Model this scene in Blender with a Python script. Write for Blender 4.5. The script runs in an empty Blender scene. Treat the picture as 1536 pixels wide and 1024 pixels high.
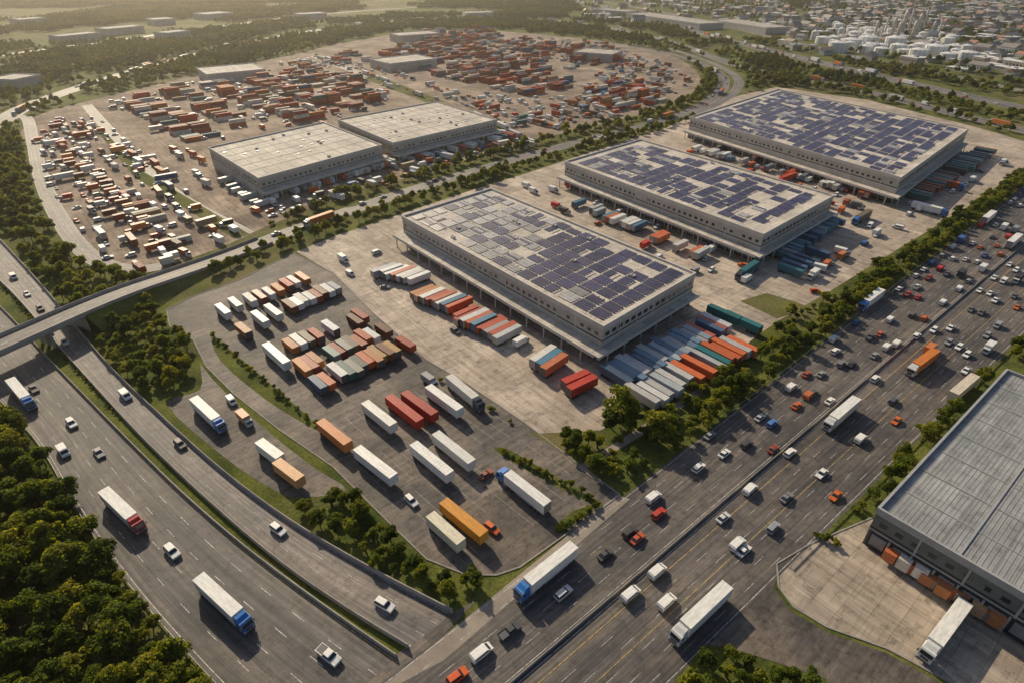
import bpy, math, random
import numpy as np
from mathutils import Vector, Matrix, noise as mnoise
random.seed(11); np.random.seed(11)
R = random.random
def U(a, b): return a + (b - a) * R()

# ------------------------------------------------------------------ survey
CAM_H = 110.0
PITCH = math.radians(32.9)
SP, CP = math.sin(PITCH), math.cos(PITCH)
FPX = 900.0
def G(u, v, z=0.0):
    """survey mark -> world plan position at height z"""
    a = (u - 768) / FPX; b = (v - 512) / FPX
    t = (CAM_H - z) / (SP + b * CP)
    return (a * t, (CP - b * SP) * t)

scene = bpy.context.scene
COL = scene.collection

# ------------------------------------------------------------------ materials
def newmat(name):
    m = bpy.data.materials.new(name); m.use_nodes = True
    nt = m.node_tree; nt.nodes.clear()
    out = nt.nodes.new('ShaderNodeOutputMaterial')
    b = nt.nodes.new('ShaderNodeBsdfPrincipled')
    nt.links.new(b.outputs[0], out.inputs[0])
    return m, nt, b, out
def N(nt, t, **k):
    n = nt.nodes.new(t)
    for a, v in k.items(): setattr(n, a, v)
    return n
def noise(nt, vec, scale, detail=4, rough=0.6):
    n = N(nt, 'ShaderNodeTexNoise'); n.inputs['Scale'].default_value = scale
    n.inputs['Detail'].default_value = detail; n.inputs['Roughness'].default_value = rough
    if vec is not None: nt.links.new(vec, n.inputs['Vector'])
    return n.outputs['Fac']
def ramp(nt, fac, stops):
    r = N(nt, 'ShaderNodeValToRGB'); e = r.color_ramp.elements
    while len(e) < len(stops): e.new(0.5)
    for i, (p, c) in enumerate(stops):
        e[i].position = p
        e[i].color = (c[0], c[1], c[2], 1) if not isinstance(c, (int, float)) else (c, c, c, 1)
    nt.links.new(fac, r.inputs[0]); return r.outputs[0]
def mix(nt, fac, a, b, mode='MIX'):
    n = N(nt, 'ShaderNodeMix', data_type='RGBA', blend_type=mode)
    for inp, val in ((n.inputs[0], fac), (n.inputs[6], a), (n.inputs[7], b)):
        if isinstance(val, (int, float)): inp.default_value = val
        elif isinstance(val, tuple): inp.default_value = (val[0], val[1], val[2], 1)
        else: nt.links.new(val, inp)
    return n.outputs[2]
def math_(nt, op, a, b=0.0):
    n = N(nt, 'ShaderNodeMath', operation=op)
    for i, val in ((0, a), (1, b)):
        if isinstance(val, (int, float)): n.inputs[i].default_value = val
        else: nt.links.new(val, n.inputs[i])
    return n.outputs[0]
def mapping(nt, vec, rot=0, scale=(1, 1, 1)):
    n = N(nt, 'ShaderNodeMapping'); n.inputs['Rotation'].default_value = (0, 0, rot)
    n.inputs['Scale'].default_value = scale; nt.links.new(vec, n.inputs[0]); return n.outputs[0]
def rotscale(nt, vec, rot, scale):
    return mapping(nt, mapping(nt, vec, rot), 0, scale)
def bump(nt, b, h, strength=0.3, dist=0.05):
    n = N(nt, 'ShaderNodeBump'); n.inputs['Strength'].default_value = strength
    n.inputs['Distance'].default_value = dist
    nt.links.new(h, n.inputs['Height']); nt.links.new(n.outputs[0], b.inputs['Normal'])
def pos(nt): return N(nt, 'ShaderNodeNewGeometry').outputs['Position']
def objc(nt): return N(nt, 'ShaderNodeTexCoord').outputs['Object']

def surf(name, c1, c2, scale=0.1, rough=0.85, fine=3.0, obj=False, grain=0.25, spec=0.3):
    m, nt, b, o = newmat(name)
    p = objc(nt) if obj else pos(nt)
    base = mix(nt, ramp(nt, noise(nt, p, scale, 5), [(0.35, 0.0), (0.65, 1.0)]), c1, c2)
    g = ramp(nt, noise(nt, p, fine, 4, 0.7), [(0.3, 1 - grain), (0.7, 1.0)])
    col = mix(nt, 1.0, base, g, 'MULTIPLY')
    nt.links.new(col, b.inputs['Base Color']); b.inputs['Roughness'].default_value = rough
    b.inputs['Specular IOR Level'].default_value = spec
    return m
def plain(name, c, rough=0.5, metal=0.0):
    m, nt, b, o = newmat(name)
    p = objc(nt)
    g = ramp(nt, noise(nt, p, 1.3, 4), [(0.3, 0.75), (0.7, 1.0)])
    nt.links.new(mix(nt, 1.0, c, g, 'MULTIPLY'), b.inputs['Base Color'])
    b.inputs['Roughness'].default_value = rough; b.inputs['Metallic'].default_value = metal
    return m

AXANG = math.atan2(0.66, 0.753)

def patches(nt, p, c, lo=.75, hi=1.2, scale=.05):
    v = N(nt, 'ShaderNodeTexVoronoi', distance='CHEBYCHEV'); v.inputs['Scale'].default_value = scale
    nt.links.new(p, v.inputs['Vector'])
    sx = N(nt, 'ShaderNodeSeparateColor'); nt.links.new(v.outputs['Color'], sx.inputs[0])
    return mix(nt, .8, c, ramp(nt, sx.outputs[0], [(0.1, lo), (0.5, 1.0), (0.9, hi)]), 'MULTIPLY')
def cracks(nt, p, c, scale=.11, k=.5):
    v = N(nt, 'ShaderNodeTexVoronoi', feature='DISTANCE_TO_EDGE'); v.inputs['Scale'].default_value = scale
    wv = N(nt, 'ShaderNodeVectorMath', operation='ADD'); nt.links.new(p, wv.inputs[0])
    nn = N(nt, 'ShaderNodeTexNoise'); nn.inputs['Scale'].default_value = 0.25; nt.links.new(p, nn.inputs['Vector'])
    sc = N(nt, 'ShaderNodeVectorMath', operation='SCALE'); sc.inputs['Scale'].default_value = 6.0
    nt.links.new(nn.outputs['Color'], sc.inputs[0]); nt.links.new(sc.outputs[0], wv.inputs[1]); nt.links.new(wv.outputs[0], v.inputs['Vector'])
    return mix(nt, 0.8, c, ramp(nt, v.outputs['Distance'], [(0.005, k), (0.012, 1.0)]), 'MULTIPLY')
def dust(nt, p, c, amt=.4, scale=.07):
    return mix(nt, ramp(nt, noise(nt, p, scale, 7, .72), [(0.48, 0.0), (0.72, amt)]), c, (.29, .225, .165))
def mk_asphalt_lot():
    m, nt, b, o = newmat('asphalt_lot'); p = pos(nt)
    base = mix(nt, ramp(nt, noise(nt, p, 0.045, 6, 0.65), [(0.40, 0.0), (0.60, 1.0)]), (0.078, 0.069, 0.066), (0.18, 0.148, 0.125))
    st = ramp(nt, noise(nt, rotscale(nt, p, -AXANG, (0.05, 0.9, 1)), 1.0, 5, 0.7), [(0.36, 0.55), (0.62, 1.2)])
    c = mix(nt, 0.85, base, st, 'MULTIPLY')
    c = dust(nt, p, c, .5)
    c = mix(nt, 0.85, c, ramp(nt, noise(nt, p, 0.5, 6, 0.75), [(0.33, 0.35), (0.48, 1.0), (0.7, 1.25)]), 'MULTIPLY')
    c = patches(nt, mapping(nt, p, -AXANG), c)
    c = cracks(nt, p, c, .11, .65)
    nt.links.new(c, b.inputs['Base Color']); b.inputs['Roughness'].default_value = 0.75
    b.inputs['Specular IOR Level'].default_value = 0.35
    bump(nt, b, noise(nt, p, 4, 4), 0.3, 0.03); return m
def mk_asphalt_road(name='asphalt_road', k=1.0):
    m, nt, b, o = newmat(name); p = pos(nt)
    uv = N(nt, 'ShaderNodeUVMap').outputs[0]
    base = mix(nt, ramp(nt, noise(nt, p, 0.03, 5), [(0.38, 0.0), (0.62, 1.0)]), (0.060 * k, 0.055 * k, 0.056 * k), (0.118 * k, 0.102 * k, 0.093 * k))
    st = ramp(nt, noise(nt, mapping(nt, uv, 0, (0.02, 1.1, 1)), 1.0, 5, 0.7), [(0.36, 0.5), (0.62, 1.3)])
    c = mix(nt, 0.95, base, st, 'MULTIPLY')
    w = N(nt, 'ShaderNodeTexWave', bands_direction='Y'); w.inputs['Scale'].default_value = 0.17; w.inputs['Distortion'].default_value = 0.6
    nt.links.new(uv, w.inputs['Vector'])
    c = mix(nt, 0.4, c, ramp(nt, w.outputs['Fac'], [(0.2, 0.65), (0.8, 1.15)]), 'MULTIPLY')
    c = dust(nt, mapping(nt, uv, 0, (.35, 1.6, 1)), c, .38, .09)
    c = mix(nt, 0.85, c, ramp(nt, noise(nt, p, 0.45, 6, 0.78), [(0.33, 0.42), (0.48, 1.0), (0.68, 1.35)]), 'MULTIPLY')
    br = N(nt, 'ShaderNodeTexBrick'); br.offset = 0.37; br.inputs['Brick Width'].default_value = 31; br.inputs['Row Height'].default_value = 3.6
    br.inputs['Mortar Size'].default_value = 0.05; br.inputs['Scale'].default_value = 1
    br.inputs['Color1'].default_value = (0.72, 0.72, 0.73, 1); br.inputs['Color2'].default_value = (1.22, 1.2, 1.17, 1); br.inputs['Mortar'].default_value = (0.5, 0.5, 0.5, 1)
    nt.links.new(uv, br.inputs['Vector'])
    c = mix(nt, 0.75, c, br.outputs['Color'], 'MULTIPLY')
    c = cracks(nt, p, c, .07, .68)
    nt.links.new(c, b.inputs['Base Color']); b.inputs['Roughness'].default_value = 0.7
    bump(nt, b, noise(nt, p, 4, 4), 0.3, 0.03); return m
def mk_concrete(name, c1, c2, ang, size=6.0, rough=.8, spec=.3):
    m, nt, b, o = newmat(name); p = pos(nt)
    base = mix(nt, ramp(nt, noise(nt, p, 0.028, 7, 0.7), [(0.40, 0.0), (0.60, 1.0)]), c1, c2)
    br = N(nt, 'ShaderNodeTexBrick'); br.offset = 0.0; br.inputs['Brick Width'].default_value = size; br.inputs['Row Height'].default_value = size
    br.inputs['Mortar Size'].default_value = 0.07; br.inputs['Scale'].default_value = 1; br.inputs['Mortar Smooth'].default_value = 0.5
    br.inputs['Color1'].default_value = (0.80, 0.79, 0.78, 1); br.inputs['Color2'].default_value = (1.08, 1.07, 1.05, 1); br.inputs['Mortar'].default_value = (0.5, 0.47, 0.43, 1)
    rp = mapping(nt, p, -ang); nt.links.new(rp, br.inputs['Vector'])
    c = mix(nt, 0.85, base, br.outputs['Color'], 'MULTIPLY')
    st = ramp(nt, noise(nt, mapping(nt, rp, 0, (0.05, 0.8, 1)), 0.8, 5, 0.7), [(0.36, 0.62), (0.6, 1.08)])
    c = mix(nt, 0.8, c, st, 'MULTIPLY')
    st = ramp(nt, noise(nt, mapping(nt, rp, .35, (0.9, 0.06, 1)), 0.9, 5, 0.75), [(0.34, 0.65), (0.5, 1.05)])
    c = mix(nt, 0.7, c, st, 'MULTIPLY')
    c = mix(nt, 0.85, c, ramp(nt, noise(nt, p, 0.35, 6, 0.78), [(0.35, 0.42), (0.48, 1.0)]), 'MULTIPLY')
    c = patches(nt, rp, c, .78, 1.1, .035)
    nt.links.new(c, b.inputs['Base Color']); b.inputs['Roughness'].default_value = rough
    b.inputs['Specular IOR Level'].default_value = spec
    return m
def mk_ground():
    m, nt, b, o = newmat('grass_ground'); p = pos(nt)
    g = mix(nt, ramp(nt, noise(nt, p, 0.05, 6, 0.65), [(0.35, 0.0), (0.62, 1.0)]), (0.045, 0.066, 0.014), (0.155, 0.165, 0.036))
    f = ramp(nt, noise(nt, p, 0.012, 5, 0.6), [(0.52, 0.0), (0.66, 1.0)])
    c = mix(nt, f, g, (0.20, 0.165, 0.08))
    c = mix(nt, 0.8, c, ramp(nt, noise(nt, p, 1.2, 6, 0.78), [(0.33, 0.35), (0.62, 1.25)]), 'MULTIPLY')
    nt.links.new(c, b.inputs['Base Color']); b.inputs['Roughness'].default_value = 0.95
    b.inputs['Specular IOR Level'].default_value = 0.1
    bump(nt, b, noise(nt, p, 1.2, 5), 0.8, 0.3); return m
def mk_foliage(name, dark, light, yellow):
    m, nt, b, o = newmat(name)
    p = pos(nt); oi = N(nt, 'ShaderNodeObjectInfo')
    f = noise(nt, p, 0.4, 4, 0.7)
    f2 = math_(nt, 'ADD', math_(nt, 'MULTIPLY', f, 0.75), math_(nt, 'MULTIPLY', oi.outputs['Random'], 0.4))
    c = ramp(nt, f2, [(0.28, dark), (0.55, light), (0.85, yellow)])
    ri = N(nt, 'ShaderNodeNewGeometry').outputs['Random Per Island']
    c = mix(nt, 0.8, c, ramp(nt, ri, [(0.0, 0.5), (1.0, 1.45)]), 'MULTIPLY')
    nt.links.new(c, b.inputs['Base Color']); b.inputs['Roughness'].default_value = 0.7
    b.inputs['Specular IOR Level'].default_value = 0.2
    tr = N(nt, 'ShaderNodeBsdfTranslucent'); nt.links.new(mix(nt, 1.0, c, (1.55, 1.45, 0.4), 'MULTIPLY'), tr.inputs[0])
    ms = N(nt, 'ShaderNodeMixShader'); ms.inputs[0].default_value = 0.5
    nt.links.new(b.outputs[0], ms.inputs[1]); nt.links.new(tr.outputs[0], ms.inputs[2]); nt.links.new(ms.outputs[0], o.inputs[0])
    return m
def mk_paint():
    m, nt, b, o = newmat('vehicle_paint'); p = objc(nt)
    oi = N(nt, 'ShaderNodeObjectInfo')
    d = ramp(nt, noise(nt, mapping(nt, p, 0, (0.35, 1.6, 1.6)), 1.5, 5, 0.7), [(0.3, 0.7), (0.58, 1.0)])
    nt.links.new(mix(nt, 1.0, oi.outputs['Color'], d, 'MULTIPLY'), b.inputs['Base Color'])
    b.inputs['Roughness'].default_value = 0.5; b.inputs['Specular IOR Level'].default_value = .35; return m
def mk_vcol(name, rough=0.7, spec=0.2, dirt=0.65, dscale=0.4):
    m, nt, b, o = newmat(name); a = N(nt, 'ShaderNodeAttribute', attribute_name='Col')
    d = ramp(nt, noise(nt, pos(nt), dscale, 5, 0.7), [(0.3, dirt), (0.62, 1.05)])
    nt.links.new(mix(nt, 1.0, a.outputs['Color'], d, 'MULTIPLY'), b.inputs['Base Color'])
    b.inputs['Roughness'].default_value = rough; b.inputs['Specular IOR Level'].default_value = spec; return m
def mk_solar():
    m, nt, b, o = newmat('solar_glass'); a = N(nt, 'ShaderNodeAttribute', attribute_name='Col')
    p = objc(nt)
    br = N(nt, 'ShaderNodeTexBrick'); br.offset = 0; br.inputs['Brick Width'].default_value = 1.0; br.inputs['Row Height'].default_value = 1.7
    br.inputs['Mortar Size'].default_value = 0.05; br.inputs['Scale'].default_value = 1
    br.inputs['Color1'].default_value = (0.8, 0.8, 0.8, 1); br.inputs['Color2'].default_value = (1.2, 1.2, 1.22, 1); br.inputs['Mortar'].default_value = (2.6, 2.6, 2.5, 1)
    nt.links.new(p, br.inputs['Vector'])
    c = mix(nt, 1.0, a.outputs['Color'], br.outputs['Color'], 'MULTIPLY')
    c = mix(nt, ramp(nt, noise(nt, p, .12, 6, .7), [(.45, 0.), (.7, .14)]), c, (.28, .26, .24))
    nt.links.new(c, b.inputs['Base Color'])
    b.inputs['Roughness'].default_value = 0.3; b.inputs['Specular IOR Level'].default_value = .35; return m
def mk_marking(name, c):
    m, nt, b, o = newmat(name); p = pos(nt)
    f = ramp(nt, noise(nt, p, 1.1, 6, 0.8), [(0.40, 0.0), (0.56, 1.0)])
    nt.links.new(mix(nt, f, (0.13, 0.12, 0.11), c), b.inputs['Base Color']); b.inputs['Roughness'].default_value = 0.7
    return m

M_ground = mk_ground()
M_lot = mk_asphalt_lot()
M_road = mk_asphalt_road('asphalt_road', 1.05)
M_road2 = mk_asphalt_road('asphalt_road_worn', 1.7)
BANG = math.atan2(-92.4, 76.5)
M_conc = mk_concrete('concrete_yard', (0.39, 0.322, 0.262), (0.57, 0.48, 0.40), BANG)
M_conc2 = mk_concrete('concrete_slab', (0.39, 0.322, 0.26), (0.53, 0.45, 0.37), BANG, 4.5)
M_westyard = mk_concrete('worn_yard', (0.24, 0.188, 0.152), (0.43, 0.34, 0.27), BANG, 9, .9, .1)
M_pave = surf('pavement', (0.26, 0.22, 0.185), (0.38, 0.32, 0.265), 0.2)
M_kerb = surf('kerb_concrete', (0.26, 0.24, 0.21), (0.36, 0.33, 0.3), 0.4)
M_barr = surf('barrier_concrete', (0.34, 0.305, 0.27), (0.48, 0.43, 0.38), 0.3)
M_white = mk_marking('marking_white', (0.65, 0.63, 0.6))
M_bay = mk_marking('marking_bay', (0.34, 0.32, 0.29))
M_yel = mk_marking('marking_yellow', (0.6, 0.4, 0.07))
M_wall = surf('wall_panel', (0.44, 0.40, 0.36), (0.54, 0.50, 0.455), 0.15, 0.8, obj=True)
M_wall2 = surf('wall_trim', (0.56, 0.52, 0.475), (0.66, 0.615, 0.57), 0.15, 0.8, obj=True)
M_wallg = surf('wall_grey_metal', (0.12, 0.13, 0.13), (0.18, 0.19, 0.185), 0.15, 0.6, obj=True)
M_dark = plain('painted_dark_recess', (0.03, 0.03, 0.032), 0.6)  # flat near-black colour standing in for shade in recesses and openings
M_glass = plain('window_glass', (0.03, 0.04, 0.05), 0.12)
M_door = surf('dock_door', (0.2, 0.2, 0.2), (0.34, 0.33, 0.32), 0.2, obj=True)
def mk_roof(name, c1, c2, size, rough=.8):
    m, nt, b, o = newmat(name); p = objc(nt)
    base = mix(nt, ramp(nt, noise(nt, p, 0.06, 6, 0.65), [(0.37, 0.0), (0.63, 1.0)]), c1, c2)
    br = N(nt, 'ShaderNodeTexBrick'); br.offset = 0.0; br.inputs['Brick Width'].default_value = size; br.inputs['Row Height'].default_value = size * 2.2
    br.inputs['Mortar Size'].default_value = 0.09; br.inputs['Scale'].default_value = 1
    br.inputs['Color1'].default_value = (0.84, 0.84, 0.84, 1); br.inputs['Color2'].default_value = (1.08, 1.08, 1.08, 1); br.inputs['Mortar'].default_value = (0.6, 0.57, 0.55, 1)
    nt.links.new(p, br.inputs['Vector'])
    c = mix(nt, 0.9, base, br.outputs['Color'], 'MULTIPLY')
    c = mix(nt, 0.8, c, ramp(nt, noise(nt, p, 0.4, 6, 0.78), [(0.34, 0.5), (0.5, 1.0)]), 'MULTIPLY')
    c = mix(nt, 0.6, c, ramp(nt, noise(nt, mapping(nt, p, 0, (.9, .04, 1)), 1, 5, 0.7), [(0.35, 0.6), (0.6, 1.08)]), 'MULTIPLY')
    nt.links.new(c, b.inputs['Base Color']); b.inputs['Roughness'].default_value = rough; b.inputs['Specular IOR Level'].default_value = .25; return m
M_roof = mk_roof('roof_membrane', (0.52, 0.47, 0.41), (0.66, 0.60, 0.53), 5.0)
M_roofm = mk_roof('roof_metal', (0.29, 0.30, 0.305), (0.40, 0.405, 0.40), 3.0, .5)
M_rib = surf('roof_rib', (0.34, 0.35, 0.355), (0.42, 0.42, 0.42), .3, .5, obj=True)
M_solar = mk_solar()
M_paint = mk_paint()
M_vcol = mk_vcol('container_paint')
M_tyre = plain('tyre_rubber', (0.025, 0.025, 0.025), 0.8)
M_steel = plain('chassis_steel', (0.09, 0.09, 0.1), 0.5)
M_galv = plain('galvanised_steel', (0.35, 0.35, 0.35), 0.4, 0.5)
M_lampw = plain('headlamp', (0.75, 0.75, 0.72), 0.2)
M_lampr = plain('tail_lamp', (0.4, 0.02, 0.02), 0.3)
M_bark = plain('bark', (0.09, 0.065, 0.045), 0.9)
M_fol = mk_foliage('foliage', (0.032, 0.056, 0.009), (0.115, 0.150, 0.018), (0.27, 0.255, 0.028))
M_folfar = mk_foliage('foliage_far', (0.028, 0.048, 0.012), (0.074, 0.094, 0.020), (0.15, 0.14, 0.032))

# ------------------------------------------------------------------ mesh builder
class MB:
    def __init__(s): s.v = []; s.f = []; s.m = []; s.c = []; s.T = None
    def add(s, vs, fs, m=0, c=(1, 1, 1)):
        k = len(s.v)
        if s.T is not None: vs = [tuple(s.T @ Vector(p)) for p in vs]
        s.v += vs
        for f in fs: s.f.append(tuple(i + k for i in f)); s.m.append(m); s.c.append(c)
    def skew(s, k): s.v = [(x + k * y, y, z) for x, y, z in s.v]; return s
    def hexa(s, p, m=0, c=(1, 1, 1)):
        s.add(p, [(0, 3, 2, 1), (4, 5, 6, 7), (0, 1, 5, 4), (1, 2, 6, 5), (2, 3, 7, 6), (3, 0, 4, 7)], m, c)
    def box(s, x0, x1, y0, y1, z0, z1, m=0, c=(1, 1, 1)):
        s.hexa([(x0, y0, z0), (x1, y0, z0), (x1, y1, z0), (x0, y1, z0), (x0, y0, z1), (x1, y0, z1), (x1, y1, z1), (x0, y1, z1)], m, c)
    def tap(s, b, t, z0, z1, m=0, c=(1, 1, 1)):
        s.hexa([(b[0], b[2], z0), (b[1], b[2], z0), (b[1], b[3], z0), (b[0], b[3], z0), (t[0], t[2], z1), (t[1], t[2], z1), (t[1], t[3], z1), (t[0], t[3], z1)], m, c)
    def prism(s, prof, y0, y1, m=0, c=(1, 1, 1)):
        n = len(prof)
        vs = [(x, y0, z) for x, z in prof] + [(x, y1, z) for x, z in prof]
        fs = [tuple(range(n)), tuple(range(2 * n - 1, n - 1, -1))]
        for i in range(n):
            j = (i + 1) % n; fs.append((j, i, n + i, n + j))
        s.add(vs, fs, m, c)
    def wheel(s, x, y, r, w, m, n=10, hub=None):
        vs = []
        for yy in (y - w / 2, y + w / 2):
            for i in range(n):
                a = 2 * math.pi * i / n; vs.append((x + r * math.cos(a), yy, r + r * math.sin(a)))
        fs = [tuple(range(n)), tuple(range(2 * n - 1, n - 1, -1))] + [((i + 1) % n, i, n + i, n + (i + 1) % n) for i in range(n)]
        s.add(vs, fs, m)
        if hub is not None:
            for sg in (-1, 1):
                s.box(x - r * .45, x + r * .45, y + sg * (w / 2 + .01) - .015, y + sg * (w / 2 + .01) + .015, r * .55, r * 1.45, hub)
    def cyl(s, x, y, z0, z1, r0, r1, n=12, m=0, c=(1, 1, 1)):
        vs = [(x + r0 * math.cos(2 * math.pi * i / n), y + r0 * math.sin(2 * math.pi * i / n), z0) for i in range(n)]
        vs += [(x + r1 * math.cos(2 * math.pi * i / n), y + r1 * math.sin(2 * math.pi * i / n), z1) for i in range(n)]
        fs = [tuple(range(n - 1, -1, -1)), tuple(range(n, 2 * n))] + [(i, (i + 1) % n, n + (i + 1) % n, n + i) for i in range(n)]
        s.add(vs, fs, m, c)
    def rod(s, a, b, r0, r1, n=6, m=0):
        a = Vector(a); b = Vector(b); d = (b - a).normalized()
        x = d.orthogonal().normalized(); y = d.cross(x)
        vs = [tuple(a + (x * math.cos(2 * math.pi * i / n) + y * math.sin(2 * math.pi * i / n)) * r0) for i in range(n)]
        vs += [tuple(b + (x * math.cos(2 * math.pi * i / n) + y * math.sin(2 * math.pi * i / n)) * r1) for i in range(n)]
        s.add(vs, [(i, (i + 1) % n, n + (i + 1) % n, n + i) for i in range(n)], m)
    def mesh(s, name, mats, bevel=0.0, uv=None, col=False):
        me = bpy.data.meshes.new(name); me.from_pydata(s.v, [], s.f)
        for m in mats: me.materials.append(m)
        me.polygons.foreach_set('material_index', s.m)
        if col:
            at = me.color_attributes.new('Col', 'FLOAT_COLOR', 'CORNER')
            arr = []
            for f, c in zip(s.f, s.c): arr += [c[0], c[1], c[2], 1.0] * len(f)
            at.data.foreach_set('color', arr)
        if uv is not None:
            l = me.uv_layers.new(name='UVMap')
            arr = []
            for f in s.f:
                for i in f: arr += [uv[i][0], uv[i][1]]
            l.data.foreach_set('uv', arr)
        if bevel:
            import bmesh
            bm = bmesh.new(); bm.from_mesh(me)
            es = [e for e in bm.edges if len(e.link_faces) == 2 and e.calc_face_angle(0) > 0.6]
            bmesh.ops.bevel(bm, geom=es, offset=bevel, segments=1, affect='EDGES', clamp_overlap=True)
            bm.to_mesh(me); bm.free()
        me.update(); return me
def obj(name, me, loc=(0, 0, 0), rz=0.0, sc=None, parent=None, color=None):
    o = bpy.data.objects.new(name, me); COL.objects.link(o)
    o.location = loc; o.rotation_euler = (0, 0, rz)
    if sc is not None: o.scale = sc if isinstance(sc, tuple) else (sc, sc, sc)
    if parent is not None: o.parent = parent
    if color is not None: o.color = (color[0], color[1], color[2], 1)
    return o
def empty(name, loc=(0, 0, 0), rz=0.0):
    return obj(name, None, loc, rz)

# ------------------------------------------------------------------ ground + paving
EXCL = []
def polyarr(pts): return np.array([(p[0], p[1]) for p in pts])
def pip(poly, X, Y):
    inside = np.zeros(X.shape, bool); n = len(poly)
    x0, y0 = poly.min(0); x1, y1 = poly.max(0)
    cand = (X >= x0) & (X <= x1) & (Y >= y0) & (Y <= y1)
    if not cand.any(): return inside
    xs = X[cand]; ys = Y[cand]; ins = np.zeros(xs.shape, bool)
    j = n - 1
    for i in range(n):
        xi, yi = poly[i]; xj, yj = poly[j]
        if yi != yj:
            c = ((yi > ys) != (yj > ys)) & (xs < (xj - xi) * (ys - yi) / (yj - yi) + xi)
            ins ^= c
        j = i
    inside[cand] = ins; return inside
def pip1(poly, x, y):
    j = len(poly) - 1; c = False
    for i in range(len(poly)):
        xi, yi = poly[i]; xj, yj = poly[j]
        if (yi > y) != (yj > y) and x < (xj - xi) * (y - yi) / (yj - yi) + xi: c = not c
        j = i
    return c
def blocked(X, Y, r=0.0, k=4, polys=None):
    polys = EXCL if polys is None else polys
    b = np.zeros(X.shape, bool)
    offs = [(0, 0)] + ([(r * math.cos(2 * math.pi * i / k), r * math.sin(2 * math.pi * i / k)) for i in range(k)] if r > 0 else [])
    for p in polys:
        for dx, dy in offs: b |= pip(p, X + dx, Y + dy)
    return b
def catmull(pts, n=8):
    P = [Vector((p[0], p[1], p[2] if len(p) > 2 else 0)) for p in pts]
    P = [P[0] * 2 - P[1]] + P + [P[-1] * 2 - P[-2]]
    out = []
    for i in range(1, len(P) - 2):
        for k in range(n):
            t = k / n; a, b, c, d = P[i - 1], P[i], P[i + 1], P[i + 2]
            out.append(0.5 * ((2 * b) + (c - a) * t + (2 * a - 5 * b + 4 * c - d) * t * t + (3 * b - a - 3 * c + d) * t ** 3))
    out.append(P[-2]); return out
def sheet(name, px, mat, z, smooth=0, excl=True, world=False, kerb=False):
    pts = px if world else [G(*p) for p in px]
    if smooth:
        c = catmull(pts + [pts[0]], smooth); pts = [(p.x, p.y) for p in c[:-1]]
    mb = MB()
    mb.add([(x, y, z) for x, y in pts], [tuple(range(len(pts)))])
    me = mb.mesh(name, [mat])
    if me.polygons[0].normal.z < 0: me.flip_normals()
    obj(name, me)
    if excl: EXCL.append(polyarr(pts))
    if kerb:
        kb = MB(); n = len(pts)
        for i in range(n):
            a = Vector(pts[i]); b = Vector(pts[(i + 1) % n]); d = b - a
            if d.length < .01: continue
            nn = Vector((-d.y, d.x)).normalized() * 0.16
            kb.hexa([(a.x - nn.x, a.y - nn.y, z - .02), (b.x - nn.x, b.y - nn.y, z - .02), (b.x + nn.x, b.y + nn.y, z - .02), (a.x + nn.x, a.y + nn.y, z - .02),
                     (a.x - nn.x, a.y - nn.y, z + .14), (b.x - nn.x, b.y - nn.y, z + .14), (b.x + nn.x, b.y + nn.y, z + .14), (a.x + nn.x, a.y + nn.y, z + .14)])
        obj('kerb', kb.mesh('kerb', [M_kerb]))
    return pts

g = MB(); g.add([(-9000, -600, 0), (9000, -600, 0), (9000, 14000, 0), (-9000, 14000, 0)], [(0, 1, 2, 3)])
obj('ground', g.mesh('ground', [M_ground]))

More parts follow.
